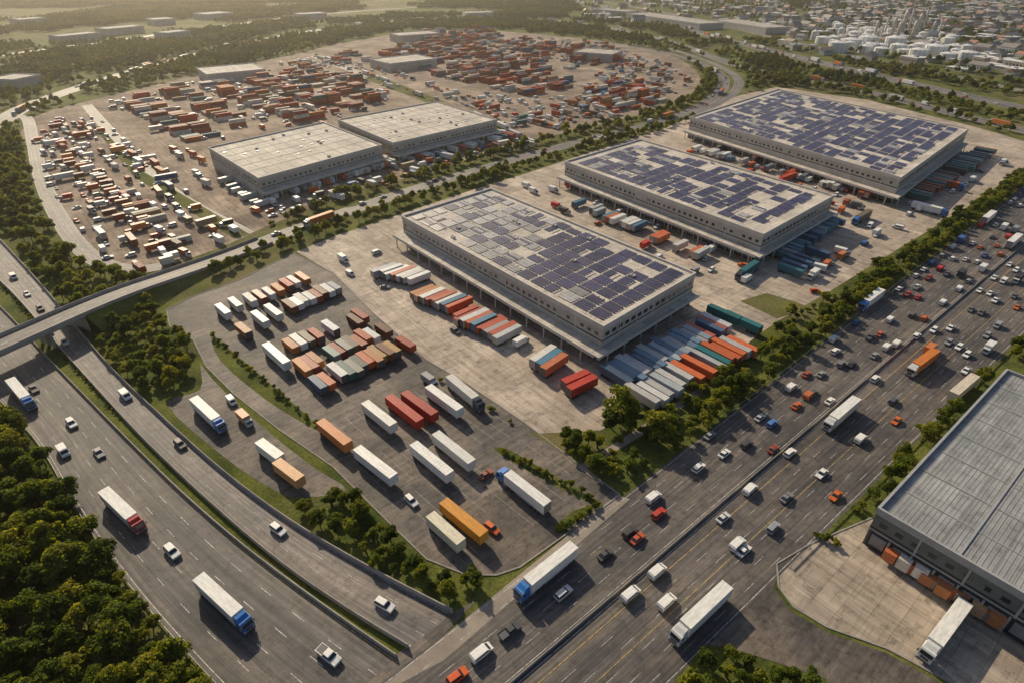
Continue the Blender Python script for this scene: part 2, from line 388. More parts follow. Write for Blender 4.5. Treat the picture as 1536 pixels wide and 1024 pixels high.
class Band:
    def __init__(s, L, Rr):
        s.L = np.array([tuple(p) for p in L]); s.R = np.array([tuple(p) for p in Rr])
        mid = (s.L + s.R) / 2
        s.S = np.concatenate([[0], np.cumsum(np.linalg.norm(np.diff(mid, axis=0), axis=1))]); s.len = s.S[-1]
        s.width = float(np.mean(np.linalg.norm(s.L - s.R, axis=1)))
    def at(s, q, w):
        i = int(np.searchsorted(s.S, q)) - 1; i = max(0, min(i, len(s.S) - 2))
        t = (q - s.S[i]) / max(1e-6, s.S[i + 1] - s.S[i]); t = min(1, max(0, t))
        p = (s.L[i] * (1 - t) + s.L[i + 1] * t) * (1 - w) + (s.R[i] * (1 - t) + s.R[i + 1] * t) * w
        return Vector((float(p[0]), float(p[1]), float(p[2])))
    def tan(s, q, w=.5):
        return (s.at(min(q + 2, s.len), w) - s.at(max(q - 2, 0), w)).normalized()
    def build(s, name, mat, z):
        mb = MB(); uv = []; K = 4
        vs = []
        for i in range(len(s.L)):
            for k in range(K + 1):
                w = k / K; p = s.L[i] * (1 - w) + s.R[i] * w
                vs.append((p[0], p[1], p[2] + z)); uv.append((s.S[i], w * s.width))
        fs = []
        for i in range(len(s.L) - 1):
            for k in range(K):
                a = i * (K + 1) + k; fs.append((a, a + 1, a + K + 2, a + K + 1))
        mb.add(vs, fs); me = mb.mesh(name, [mat], uv=uv)
        if me.polygons[0].normal.z < 0: me.flip_normals()
        obj(name, me)
        EXCL.append(np.concatenate([s.L[:, :2], s.R[::-1, :2]]))
        return s
    def stripe(s, mb, w, width, z, dash=None, s0=0, s1=None, m=0):
        s1 = s.len if s1 is None else min(s1, s.len); q = s0; hw = width / 2 / s.width
        while q < s1:
            e = min(q + (dash[0] if dash else 6.0), s1)
            a = s.at(q, w - hw); b = s.at(q, w + hw); c = s.at(e, w + hw); d = s.at(e, w - hw)
            mb.add([(p.x, p.y, p.z + z) for p in (a, b, c, d)], [(0, 1, 2, 3)], m)
            q = e + (dash[1] if dash else 0)
    def wall(s, mb, w, width, h, z=0, s0=0, s1=None, m=0, step=6.0, base=0.0):
        s1 = s.len if s1 is None else min(s1, s.len); q = s0; hb = width / 2 / s.width; ht = hb * .5
        while q < s1 - .1:
            e = min(q + step, s1)
            P = [s.at(q, w - hb), s.at(e, w - hb), s.at(e, w + hb), s.at(q, w + hb)]
            T = [s.at(q, w - ht), s.at(e, w - ht), s.at(e, w + ht), s.at(q, w + ht)]
            mb.hexa([(p.x, p.y, p.z + z + base) for p in P] + [(p.x, p.y, p.z + z + h) for p in T], m)
            q = e
def center_band(pts, width, n=8):
    c = catmull(pts, n); L = []; Rr = []
    for i, p in enumerate(c):
        t = (c[min(i + 1, len(c) - 1)] - c[max(i - 1, 0)]); t.z = 0; t.normalize()
        nn = Vector((-t.y, t.x, 0)) * width / 2
        L.append(p + nn); Rr.append(p - nn)
    return Band(L, Rr)
def W3(px, z=0):
    out = []
    for p in px:
        zz = p[2] if len(p) > 2 else z
        x, y = G(p[0], p[1], zz); out.append((x, y, zz))
    return out

sheet('west_yard', [(30, 200), (60, 172), (140, 150), (300, 112), (440, 82), (520, 64), (640, 46), (760, 48), (900, 62), (1000, 82), (1040, 103), (1050, 125), (1025, 150), (960, 172), (880, 192), (790, 214), (700, 240), (600, 270), (500, 300), (430, 328), (400, 340), (330, 372), (250, 398), (190, 407), (150, 393), (110, 353), (75, 300), (50, 240)], M_westyard, 0.02, smooth=4)
sheet('east_yard', [(445, 378), (500, 355), (600, 322), (700, 288), (800, 257), (900, 224), (1000, 192), (1050, 168), (1100, 146), (1165, 131), (1300, 150), (1460, 190), (1536, 212), (1700, 250), (1600, 245), (1536, 252), (1440, 318), (1350, 372), (1240, 440), (1170, 480), (1140, 500), (1090, 540), (1000, 592), (900, 645), (800, 650), (780, 628), (700, 575), (640, 540), (560, 470), (500, 410)], M_conc, 0.02)
sheet('truck_lot', [(250, 465), (290, 445), (360, 420), (440, 380), (500, 410), (560, 470), (640, 540), (700, 575), (790, 636), (860, 690), (930, 742), (850, 800), (780, 850), (745, 862), (700, 862), (640, 838), (580, 780), (500, 700), (420, 645), (350, 590), (310, 550), (290, 510), (255, 490)], M_lot, 0.035, kerb=True)
sheet('service_road', [(300, 545), (330, 580), (400, 645), (470, 700), (520, 735), (445, 745), (400, 728), (330, 680), (250, 605), (300, 585)], M_lot, 0.03, smooth=3)
sheet('concrete_forecourt', [(1165, 845), (1215, 815), (1310, 775), (1420, 850), (1560, 950), (1700, 1010), (1750, 1200), (1560, 1120), (1430, 1026), (1330, 972), (1240, 940), (1190, 910), (1168, 880)], M_conc2, 0.03, kerb=True)

# main highway
HWL = [Vector((-21.6 + .753 * q, 58.9 + .658 * q, 0)) for q in range(-90, 640, 15)]
HWR = [Vector((27.6 + .783 * q, 56.5 + .623 * q, 0)) for q in range(-90, 640, 15)]
HW = Band(HWL, HWR).build('highway', M_road, 0.045)
sheet('slip_road', [(1175, 850), (1160, 880), (1185, 915), (1240, 947), (1330, 979), (1430, 1034), (1500, 1100), (1290, 1150), (1240, 1018), (1150, 988), (1085, 968), (1045, 972), (1015, 1010), (980, 1100), (900, 1100), (1000, 980), (1120, 860)], M_lot, 0.04)
# curved highway
H1 = Band([*catmull(W3([(-330, 330), (-190, 425), (-100, 500), (-40, 560), (0, 600), (60, 668), (105, 745), (160, 830), (230, 920), (330, 1030), (430, 1130)]))],
          [*catmull(W3([(-200, 300), (-90, 375), (-10, 450), (28, 488), (64, 528), (126, 592), (188, 655), (270, 735), (362, 815), (475, 900), (596, 984)]))]).build('curved_highway', M_road, 0.04)
H2 = Band([*catmull(W3([(-150, 290), (-90, 335), (-30, 395), (25, 448), (80, 512), (150, 590), (220, 665), (320, 760), (420, 845), (520, 915), (612, 972)]))],
          [*catmull(W3([(-90, 270), (-45, 315), (5, 365), (60, 425), (112, 487), (165, 550), (235, 618), (330, 703), (430, 778), (550, 850), (680, 918)]))]).build('frontage_highway', M_road2, 0.04)
sheet('highway_junction', [(590, 985), (612, 968), (685, 915), (720, 895), (560, 1060), (420, 1130), (400, 1080), (510, 1010)], M_lot, 0.03)
# overpass road
OV = center_band(W3([(-260, 615, 7), (-130, 570, 7), (-40, 535, 7), (40, 500, 7), (120, 465, 6.6), (190, 437, 5), (260, 413, 2.5), (340, 385, .6), (430, 350, 0), (520, 318, 0), (620, 285, 0), (710, 258, 0), (800, 232, 0), (890, 208, 0), (970, 188, 0), (1040, 165, 0), (1078, 140, 0), (1085, 118, 0), (1060, 100, 0), (1000, 80, 0), (900, 62, 0)]), 11).build('overpass_road', M_road2, 0.05)
RING = center_band(W3([(-160, 270), (-60, 215), (0, 183), (60, 152), (200, 107), (330, 74), (420, 55), (520, 40), (640, 30), (800, 30), (900, 40), (1000, 62), (1100, 97), (1180, 114), (1300, 138), (1420, 168), (1536, 196), (1700, 235)]), 18).build('ring_road', M_road2, 0.05)
TR1 = center_band(W3([(860, 2), (960, 22), (1060, 52), (1200, 87), (1350, 122), (1536, 163), (1700, 200)]), 24).build('trunk_road', M_road2, 0.05)
TR2 = center_band(W3([(900, 2), (1010, 22), (1130, 50), (1280, 84), (1420, 113), (1600, 150)]), 14).build('trunk_road', M_road2, 0.05)
TR3 = center_band(W3([(-200, 120), (0, 84), (180, 60), (330, 40), (480, 22), (640, 10)]), 16).build('trunk_road', M_road2, 0.05)
RMP = center_band(W3([(1040, 172), (1090, 148), (1108, 128), (1100, 112), (1060, 92), (980, 66)]), 9).build('ramp_road', M_road2, 0.06)
WR = center_band(W3([(-120, 250), (-20, 190), (35, 175), (48, 205), (60, 260), (85, 320), (130, 380), (190, 404), (260, 397)]), 8).build('yard_road', M_road2, 0.055)
DIV = center_band(W3([(470, 84), (560, 118), (660, 155), (740, 190), (800, 215)]), 11).build('rail_access_road', M_road2, 0.06)
LW = center_band(W3([(130, 158), (190, 225), (260, 290), (370, 352)]), 8).build('yard_access_road', M_road2, 0.06)

def green(name, px, z=.07, smooth=0, excl=False): return sheet(name, px, M_ground, z, smooth, excl)
lawn = [(793, 648), (880, 700), (928, 736), (1178, 548), (1300, 452), (1440, 350), (1536, 278), (1560, 240), (1450, 312), (1370, 368), (1300, 410), (1215, 462), (1170, 492), (1150, 520), (1100, 545), (1060, 570), (1030, 590), (960, 640), (905, 672), (870, 655)]
green('grass_verge', lawn)
green('grass_verge', [(1060, 965), (1040, 985), (1010, 1030), (1000, 1100), (1240, 1100), (1225, 1015), (1140, 990)])
green('grass_strip', [(500, 300), (520, 280), (548, 283), (552, 300), (520, 312)], smooth=3)
green('grass_strip', [(1110, 452), (1165, 478), (1215, 462), (1190, 452), (1150, 440)], z=.075)
green('grass_strip', [(560, 112), (660, 150), (790, 205), (770, 206), (650, 158), (545, 118)], z=.075)
green('grass_strip', [(150, 190), (210, 255), (375, 352), (350, 358), (200, 265), (140, 190)], z=.075)
green('grass_island', [(860, 765), (905, 752), (840, 800), (828, 792)], z=.05)
green('grass_island', [(315, 500), (335, 515), (480, 640), (470, 642), (400, 600), (330, 540)], z=.05, smooth=3)
green('grass_island', [(760, 672), (900, 752), (880, 752), (790, 705), (740, 672)], z=.05, smooth=3)
sheet('footpath', [(640, 975), (925, 742), (945, 748), (665, 990), (590, 1030), (560, 1040)], M_pave, 0.055)
sheet('footpath', [(866, 700), (905, 728), (905, 722), (880, 702), (985, 640), (1060, 585), (1050, 580), (960, 640)], M_pave, 0.08, excl=True)

# markings
mk = MB()
for w in (.085, .17, .255, .34): HW.stripe(mk, w, .16, .057, (3.5, 6.5))
for w in (.62, .70, .78, .86, .93): HW.stripe(mk, w, .16, .057, (3.5, 6.5))
for w in (.015, .43, .985): HW.stripe(mk, w, .2, .057)
HW.stripe(mk, .545, .24, .057, m=1); HW.stripe(mk, .475, .2, .057); HW.stripe(mk, .74, .2, .059, m=1)
for w in (.22, .41, .60, .79): H1.stripe(mk, w, .16, .052, (3.5, 6.5))
H1.stripe(mk, .04, .18, .052, m=0)
H1.stripe(mk, .965, .18, .052, m=1)
for w in (.35, .65): H2.stripe(mk, w, .15, .052, (3, 7))
for w in (.06, .94): H2.stripe(mk, w, .16, .052)
for b_ in (OV, RMP, DIV, LW, WR):
    b_.stripe(mk, .5, .2, .075, (3, 5)); b_.stripe(mk, .05, .15, .075); b_.stripe(mk, .95, .15, .075)
for b_ in (RING, TR1, TR2):
    for w in (.06, .5, .94): b_.stripe(mk, w, .35, .065)
obj('road_markings', mk.mesh('road_markings', [M_white, M_yel]))
AX = Vector((.735, .678)); BX = Vector((.70, -.714))
pm = MB()
def bayrow(u1, v1, u2, v2, L=15.5, pitch=3.6):
    a = Vector(G(u1, v1)); b = Vector(G(u2, v2)); d = (b - a); n = int(d.length / pitch); d.normalize()
    for i in range(n + 1):
        if R() < .15: continue
        c = a + d * pitch * i; e = c + BX * L * U(.7, 1); nn = d * .06
        pm.add([(c.x - nn.x, c.y - nn.y, .046), (c.x + nn.x, c.y + nn.y, .046), (e.x + nn.x, e.y + nn.y, .046), (e.x - nn.x, e.y - nn.y, .046)], [(0, 1, 2, 3)])
bayrow(325, 465, 440, 405, 9); bayrow(355, 492, 485, 425, 9); bayrow(400, 530, 530, 470, 9); bayrow(445, 568, 600, 485, 9)
bayrow(480, 640, 690, 560); bayrow(530, 690, 745, 610); bayrow(600, 745, 800, 665, 15.5, 4)
bayrow(640, 790, 800, 705)
obj('parking_bay_lines', pm.mesh('parking_bay_lines', [M_bay]))

bm_ = MB()
HW.wall(bm_, .452, .4, .7, .04)
obj('median_barrier', bm_.mesh('median_barrier', [M_barr]))
for nm, bd, w, wd, h in (('concrete_barrier', H1, .992, .5, 1.0), ('concrete_barrier', H2, .012, .5, 1.3), ('retaining_wall', H2, .985, .6, 1.3)):
    t = MB(); bd.wall(t, w, wd, h, .04); obj(nm, t.mesh(nm, [M_barr]))
def guard(band, w, s0, s1, name='guard_rail'):
    t = MB(); s1 = min(s1, band.len); q = s0
    while q < s1 - 4:
        a = band.at(q, w); b = band.at(q + 4, w)
        nn = (b - a).normalized().cross(Vector((0, 0, 1))) * .05
        t.hexa([tuple(a - nn + Vector((0, 0, .5))), tuple(b - nn + Vector((0, 0, .5))), tuple(b + nn + Vector((0, 0, .5))), tuple(a + nn + Vector((0, 0, .5))),
                tuple(a - nn + Vector((0, 0, .8))), tuple(b - nn + Vector((0, 0, .8))), tuple(b + nn + Vector((0, 0, .8))), tuple(a + nn + Vector((0, 0, .8)))])
        t.box(a.x - .06, a.x + .06, a.y - .06, a.y + .06, a.z, a.z + .78)
        q += 4
    obj(name, t.mesh(name, [M_galv]))
guard(HW, 1.01, 130, 640); guard(HW, -.01, 200, 640); guard(H1, -.005, 60, 400)

# bridge structure for the overpass
br = MB(); par = MB()
def ovq(u, v, z):
    x, y = G(u, v, z); return min(range(0, int(OV.len)), key=lambda k: (OV.at(k, .5).xy - Vector((x, y))).length)
qb = ovq(112, 468, 6.6); qe = ovq(400, 362, .2)
OV.wall(par, .02, .35, 1.1, .05, 0, qe); OV.wall(par, .98, .35, 1.1, .05, 0, qe)
q = 0
while q < qb:
    e = min(q + 6, qb)
    for w0, w1, zt, zb in ((-.02, 1.02, .03, -.35), (.1, .2, -.35, -1.4), (.45, .55, -.35, -1.4), (.8, .9, -.35, -1.4)):
        P = [OV.at(q, w0), OV.at(e, w0), OV.at(e, w1), OV.at(q, w1)]
        br.hexa([(p.x, p.y, p.z + zb) for p in P] + [(p.x, p.y, p.z + zt) for p in P])
    q = e
for qq in range(8, int(qb), 22):
    t = OV.tan(qq); ang = math.atan2(t.y, t.x)
    c = OV.at(qq, .5); br.T = Matrix.Translation((c.x, c.y, 0)) @ Matrix.Rotation(ang, 4, 'Z')
    br.box(-.7, .7, -5, 5, c.z - 2.2, c.z - 1.4)
    for yy in (-3.4, 0, 3.4): br.cyl(0, yy, 0, c.z - 2.2, .55, .55, 12)
    br.T = None
bobj = obj('overpass_bridge', br.mesh('deck_and_piers', [M_barr]))
obj('parapet', par.mesh('parapet', [M_barr]), parent=bobj)
em = MB(); q = qb
while q < qe:
    e = min(q + 5, qe)
    for sgn, w in ((-1, 0), (1, 1)):
        a = OV.at(q, w); b = OV.at(e, w)
        na = (OV.at(q, w) - OV.at(q, .5)); na.z = 0; na.normalize(); nb = (OV.at(e, w) - OV.at(e, .5)); nb.z = 0; nb.normalize()
        ao = a + na * (a.z * 1.4 + .5); bo = b + nb * (b.z * 1.4 + .5)
        em.add([(a.x, a.y, a.z + .04), (b.x, b.y, b.z + .04), (bo.x, bo.y, 0), (ao.x, ao.y, 0)], [(0, 1, 2, 3)])
    q = e
a = OV.at(qb, 0); b = OV.at(qb, 1); em.add([(a.x, a.y, a.z), (b.x, b.y, b.z), (b.x, b.y, 0), (a.x, a.y, 0)], [(0, 1, 2, 3)], 1)
obj('road_embankment', em.mesh('road_embankment', [M_ground, M_barr]))

# ------------------------------------------------------------------ warehouses
WAREH = []
def warehouse(name, L, F, wid, h, panels=None, metal=False, canopy=5.0, zc=5.2, docks=True, endcanopy=True, detail=True, wallm=None, k=0.0):
    L = Vector(L); F = Vector(F); d = F - L; ln = d.length; ang = math.atan2(d.y, d.x)
    root = empty(name, (L.x, L.y, 0), ang)
    off = Vector((-math.sin(ang), math.cos(ang))) * wid + Vector((math.cos(ang), math.sin(ang))) * (k * wid)
    fp = polyarr([L, F, F + off, L + off])
    EXCL.append(fp); WAREH.append(fp); SK = k
    w = MB()
    w.box(0, ln, 0, wid, 0, h - .6, 0)
    for (x0, x1, y0, y1) in ((-.25, ln + .25, -.25, .3), (-.25, ln + .25, wid - .3, wid + .25), (-.25, .3, .3, wid - .3), (ln - .3, ln + .25, .3, wid - .3)):
        w.box(x0, x1, y0, y1, h - 1.4, h + .35, 1)
    if detail:
        zb = h - 4.2
        w.box(-.12, ln + .12, -.12, wid + .12, zb - 1.9, zb - 1.5, 1)
        n = int(ln / 3.2)
        for i in range(n):
            if R() < .12: continue
            x = 1.4 + i * 3.2
            w.box(x, x + 1.5, -.06, .1, zb, zb + 1.1, 2)
            w.box(x, x + 1.9, wid - .1, wid + .06, zb, zb + 1.3, 2)
        w.box(-.07, ln + .07, -.07, wid + .07, zb - 1.45, zb - 1.0, 3)
        n = int(wid / 3.4)
        for i in range(n):
            y = 1.4 + i * 3.4
            w.box(-.06, .1, y, y + 2.1, zb, zb + 1.3, 2); w.box(ln - .1, ln + .06, y, y + 2.1, zb, zb + 1.3, 2)
        for i in range(1, int(ln / 9)):
            w.box(i * 9 - .2, i * 9 + .2, -.1, .05, 0, h - 1.4, 1)
        for i in range(1, int(wid / 9)):
            w.box(ln - .05, ln + .1, i * 9 - .2, i * 9 + .2, 0, h - 1.4, 1); w.box(-.1, .05, i * 9 - .2, i * 9 + .2, 0, h - 1.4, 1)
    if docks:
        nd = int(ln / 4.4)
        w.box(.5, ln - .5, -.15, 0, .2, zc - .6, 3)  # flat dark sheet, shade under the canopy put into its colour
        for i in range(nd):
            x = 1.0 + i * 4.4; w.box(x, x + 3.0, -.28, -.15, 1.1, 4.1, 4)
            w.box(x - .15, x + 3.15, -.5, -.15, .4, 1.1, 5); w.box(x + 3.3, x + 3.7, -.6, -.15, 0, zc - .6, 1)
        if canopy > 0:
            w.box(-1.2, ln + 1.2, -canopy, -.15, zc - .3, zc + .25, 6); w.box(-1.2, ln + 1.2, -canopy - .25, -canopy, zc - .7, zc + .45, 1)
            for i in range(int(ln / 8.8) + 1):
                x = min(.8 + i * 8.8, ln - .4); w.box(x - .2, x + .2, -canopy + .2, -canopy + .6, 0, zc - .3, 1)
        if endcanopy:
            ec = canopy * .6
            w.box(ln + .15, ln + ec, 0, wid, zc - .3, zc + .25, 6); w.box(ln + ec, ln + ec + .25, -canopy, wid + .5, zc - .7, zc + .45, 1)
            w.box(ln + 1.2, ln + ec, -canopy, 0, zc - .3, zc + .25, 6)
            w.box(ln, ln + .15, .5, wid - .5, .2, zc - .6, 3)
            for i in range(int(wid / 4.4)):
                y = 1 + i * 4.4; w.box(ln + .15, ln + .28, y, y + 3, 1.1, 4.1, 4)
            for i in range(int(wid / 8.8) + 1):
                w.box(ln + ec - .5, ln + ec - .1, i * 8.8, i * 8.8 + .4, 0, zc - .3, 1)
    obj('walls', w.skew(SK).mesh('walls', [wallm or M_wall, M_rib if metal else M_wall2, M_glass, M_dark, M_door, M_tyre, M_roof]), parent=root)
    r = MB(); r.box(.3, ln - .3, .3, wid - .3, h - .6, h - .45, 0)
    if metal:
        x = .8
        while x < ln - .8:
            r.box(x, x + .06, .4, wid - .4, h - .45, h - .39, 1); x += .9
        for i in range(1, int(wid / 10)): r.box(.4, ln - .4, i * 10, i * 10 + .25, h - .385, h - .33, 1)
        for i in range(1, int(ln / 15)): r.box(i * 15, i * 15 + .5, .4, wid - .4, h - .38, h - .25, 1)
    elif not panels:
        for i in range(1, int(ln / 8)): r.box(i * 8, i * 8 + .25, .4, wid - .4, h - .45, h - .3, 1)
        for i in range(1, int(wid / 12)):
            r.box(.4, ln - .4, i * 12 + 4, i * 12 + 4.2, h - .44, h - .31, 1)
            for j in range(int(ln / 8)):
                if R() < .18: r.box(j * 8 + 3, j * 8 + 5, i * 12 - .5, i * 12 + .5, h - .45, h - .1, 2)
    obj('roof', r.skew(SK).mesh('roof', [M_roofm if metal else M_roof, M_rib if metal else M_wall2, M_galv]), parent=root)
    hv = MB()
    for i in range(int(ln * wid / 700)):
        x = U(4, ln - 5); y = U(3, wid - 4)
        hv.box(x, x + 1.8, y, y + 1.3, h - .45, h + .5, 0); hv.cyl(x + .6, y + .6, h + .5, h + .65, .4, .4, 8, 1)
    if detail and not metal: obj('rooftop_units', hv.skew(SK).mesh('rooftop_units', [M_wall2, M_dark]), parent=root)
    if panels:
        s = MB(); cx, cy = 7.2, 5.9
        nx = int((ln - 4) / cx); ny = int((wid - 4) / cy)
        ox = (ln - nx * cx) / 2; oy = (wid - ny * cy) / 2
        sd = U(0, 100)
        for i in range(nx):
            for j in range(ny):
                nz = mnoise.noise(Vector((i * .45 + sd, j * .6, 0)))
                if R() < .07 or (nz > .42): continue
                fx = i / nx
                pale = panels(fx, j / ny)
                rows = 4 if R() < .82 else 3
                ww = cx - 1.1 if R() < .85 else cx * U(.4, .6)
                sx = U(-.2, .2) if R() < .4 else 0
                dk = U(.75, 1.3); isp = R() < pale
                for kk in range(rows):
                    x0 = ox + i * cx + .55 + sx; y0 = oy + j * cy + .4 + kk * 1.34
                    if isp and R() < .92: c = (.26 * dk, .25 * dk, .25 * dk)  # pale panels: reflected sky put into the panel colour
                    else: c = (.036 * dk, .034 * dk, .075 * dk)
                    z0 = h - .25
                    s.hexa([(x0, y0, z0), (x0 + ww, y0, z0), (x0 + ww, y0 + 1.04, z0 + .16), (x0, y0 + 1.04, z0 + .16),
                            (x0, y0, z0 + .05), (x0 + ww, y0, z0 + .05), (x0 + ww, y0 + 1.04, z0 + .21), (x0, y0 + 1.04, z0 + .21)], 0, c)
                x0 = ox + i * cx + .7
                for kk in range(3): s.box(x0 + kk * 2.4, x0 + kk * 2.4 + .08, oy + j * cy + .3, oy + j * cy + 5.2, h - .45, h - .26, 1)
        obj('solar_panels', s.skew(SK).mesh('solar_panels', [M_solar, M_galv], col=True), parent=root)
    return root, ang
warehouse('warehouse', (-48.2, 250.7), (28.3, 158.3), 52.5, 13, k=-.079, panels=lambda fx, fy: .8 if fx < .46 - .35 * (fy - .5) else (.1 if fx < .9 else .03))  # left side mostly pale, imitating panels that reflect the sky
warehouse('warehouse', (29.5, 332.7), (103.2, 230.6), 68, 13, k=-.128, panels=lambda fx, fy: .25 if fx < .3 else .05)
warehouse('warehouse', (124.4, 436), (197.8, 301.4), 135, 14, k=-.305, panels=lambda fx, fy: .2 if fx < .35 else .08)
warehouse('warehouse', (-131.2, 306.6), (-79.4, 370.9), 76, 12, k=.18, endcanopy=False)
warehouse('warehouse', (-72.9, 375.5), (-10.7, 436.8), 78, 12, k=.105, endcanopy=False)
warehouse('metal_roof_depot', (77.9, 87.8), (77.9 + .63 * 62, 87.8 - .776 * 62), 80, 11, metal=True, canopy=0, endcanopy=False, wallm=M_wallg)
def wh_px(p1, p2, wid, h):
    a = G(*p1, h); b = G(*p2, h); warehouse('distribution_shed', a, b, wid, h, docks=False, detail=False)
wh_px((310, 112), (398, 104), 50, 9)
wh_px((585, 96), (655, 88), 45, 9)
wh_px((860, 78), (918, 82), 40, 9)
for p1, p2, wd in (((90, 55), (150, 49), 30), ((160, 44), (215, 39), 35), ((310, 22), (350, 19), 50), ((20, 120), (60, 112), 30), ((250, 50), (285, 46), 30), ((450, 22), (490, 20), 40), ((940, 20), (1050, 36), 50), ((1070, 30), (1150, 42), 45), ((890, 14), (940, 18), 40), ((600, 54), (660, 50), 40), ((30, 30), (70, 27), 40), ((230, 30), (262, 28), 40), ((700, 20), (740, 19), 40)):
    wh_px(p1, p2, wd, 10)

# ------------------------------------------------------------------ vehicles
def m_semi(cabmat, name):
    b = MB()
    b.box(-8.25, 5.4, -1.27, 1.27, 1.15, 3.98, 0)
    for i in range(23): x = -8.0 + i * .6; b.box(x, x + .05, -1.30, 1.30, 1.2, 4.005, 0)
    b.box(-8.3, -8.25, -1.2, 1.2, 1.2, 3.9, 4); b.box(-8.33, -8.3, -.03, .03, 1.2, 3.9, 1)
    b.box(-8.2, 5.3, -.5, .5, .95, 1.15, 1); b.box(-6.2, 1.5, -1.2, -1.15, .5, 1.15, 4); b.box(-6.2, 1.5, 1.15, 1.2, .5, 1.15, 4)
    for x in (-7.0, -5.7, -4.4):
        for y in (-1.05, 1.05): b.wheel(x, y, .5, .38, 2)
    b.box(1.8, 8.0, -.45, .45, .65, .95, 1)
    for x in (2.6, 3.9):
        for y in (-1.05, 1.05): b.wheel(x, y, .5, .45, 2)
    for y in (-1.1, 1.1): b.wheel(7.1, y, .52, .33, 2)
    b.prism([(5.85, .8), (8.15, .8), (8.25, 1.0), (8.2, 2.1), (7.95, 3.05), (7.7, 3.3), (5.85, 3.45)], -1.22, 1.22, 3)
    b.prism([(5.85, 3.46), (7.4, 3.32), (6.6, 3.85), (5.85, 3.95)], -1.05, 1.05, 3)
    b.hexa([(8.23, -1.1, 2.1), (8.26, -1.1, 2.1), (8.26, 1.1, 2.1), (8.23, 1.1, 2.1), (7.98, -1.05, 3.0), (8.02, -1.05, 3.0), (8.02, 1.05, 3.0), (7.98, 1.05, 3.0)], 5)
    for sg in (-1, 1):
        b.box(7.0, 7.8, sg * 1.235 - .015, sg * 1.235 + .015, 2.1, 2.85, 5)
        b.box(7.95, 8.1, sg * 1.45 - .1, sg * 1.45 + .1, 2.0, 2.8, 1)
        b.box(8.25, 8.3, sg * .95 - .18, sg * .95 + .18, 1.0, 1.25, 6)
        b.box(4.6, 5.7, sg * 1.0 - .25, sg * 1.0 + .25, .5, 1.0, 4)
        b.box(-8.35, -8.3, sg * 1.05 - .12, sg * 1.05 + .12, 1.0, 1.15, 7)
    b.box(8.2, 8.3, -1.2, 1.2, .45, .95, 1); b.box(8.26, 8.29, -.7, .7, 1.2, 1.95, 1)
    return b.mesh(name, [M_paint, M_steel, M_tyre, cabmat, M_galv, M_glass, M_lampw, M_lampr], bevel=.03)
def cabpaint(n, c): return plain('cab_' + n, c, .35)
CABS = {k: m_semi(cabpaint(k, c), 'semi_truck_' + k) for k, c in (('white', (.7, .7, .68)), ('red', (.55, .025, .025)), ('blue', (.035, .19, .55)), ('dark', (.05, .06, .08)))}
def m_trailer(rib):
    b = MB(); b.box(-6.8, 6.8, -1.27, 1.27, 1.15, 3.98, 0)
    n = 40 if rib else 14; st = 13.4 / n
    for i in range(n): x = -6.65 + i * st; b.box(x, x + (st * .5 if rib else .05), -1.31, 1.31, 1.3, 4.01, 0)
    if rib:
        for sx in (-6.8, 6.6):
            for sy in (-1.33, 1.15): b.box(sx, sx + .2, sy, sy + .18, 1.15, 4.05, 0)
    b.box(-6.85, -6.8, -1.2, 1.2, 1.2, 3.9, 1 if rib else 3); b.box(-6.88, -6.85, -.04, .04, 1.2, 3.9, 1)
    b.box(-6.7, 6.6, -.5, .5, .9, 1.15, 1)
    for x in (-5.6, -4.3, -3.0):
        for y in (-1.05, 1.05): b.wheel(x, y, .5, .38, 2)
    for y in (-.8, .8): b.box(4.2, 4.35, y - .08, y + .08, .05, 1.0, 1); b.box(4.1, 4.45, y - .15, y + .15, 0, .06, 1)
    for y in (-1, 1): b.box(-6.9, -6.85, y - .12, y + .12, .95, 1.12, 4)
    return b.mesh('cargo_trailer_rib' if rib else 'cargo_trailer', [M_paint, M_steel, M_tyre, M_galv, M_lampr], bevel=.02)
TRL = m_trailer(False); TRC = m_trailer(True)
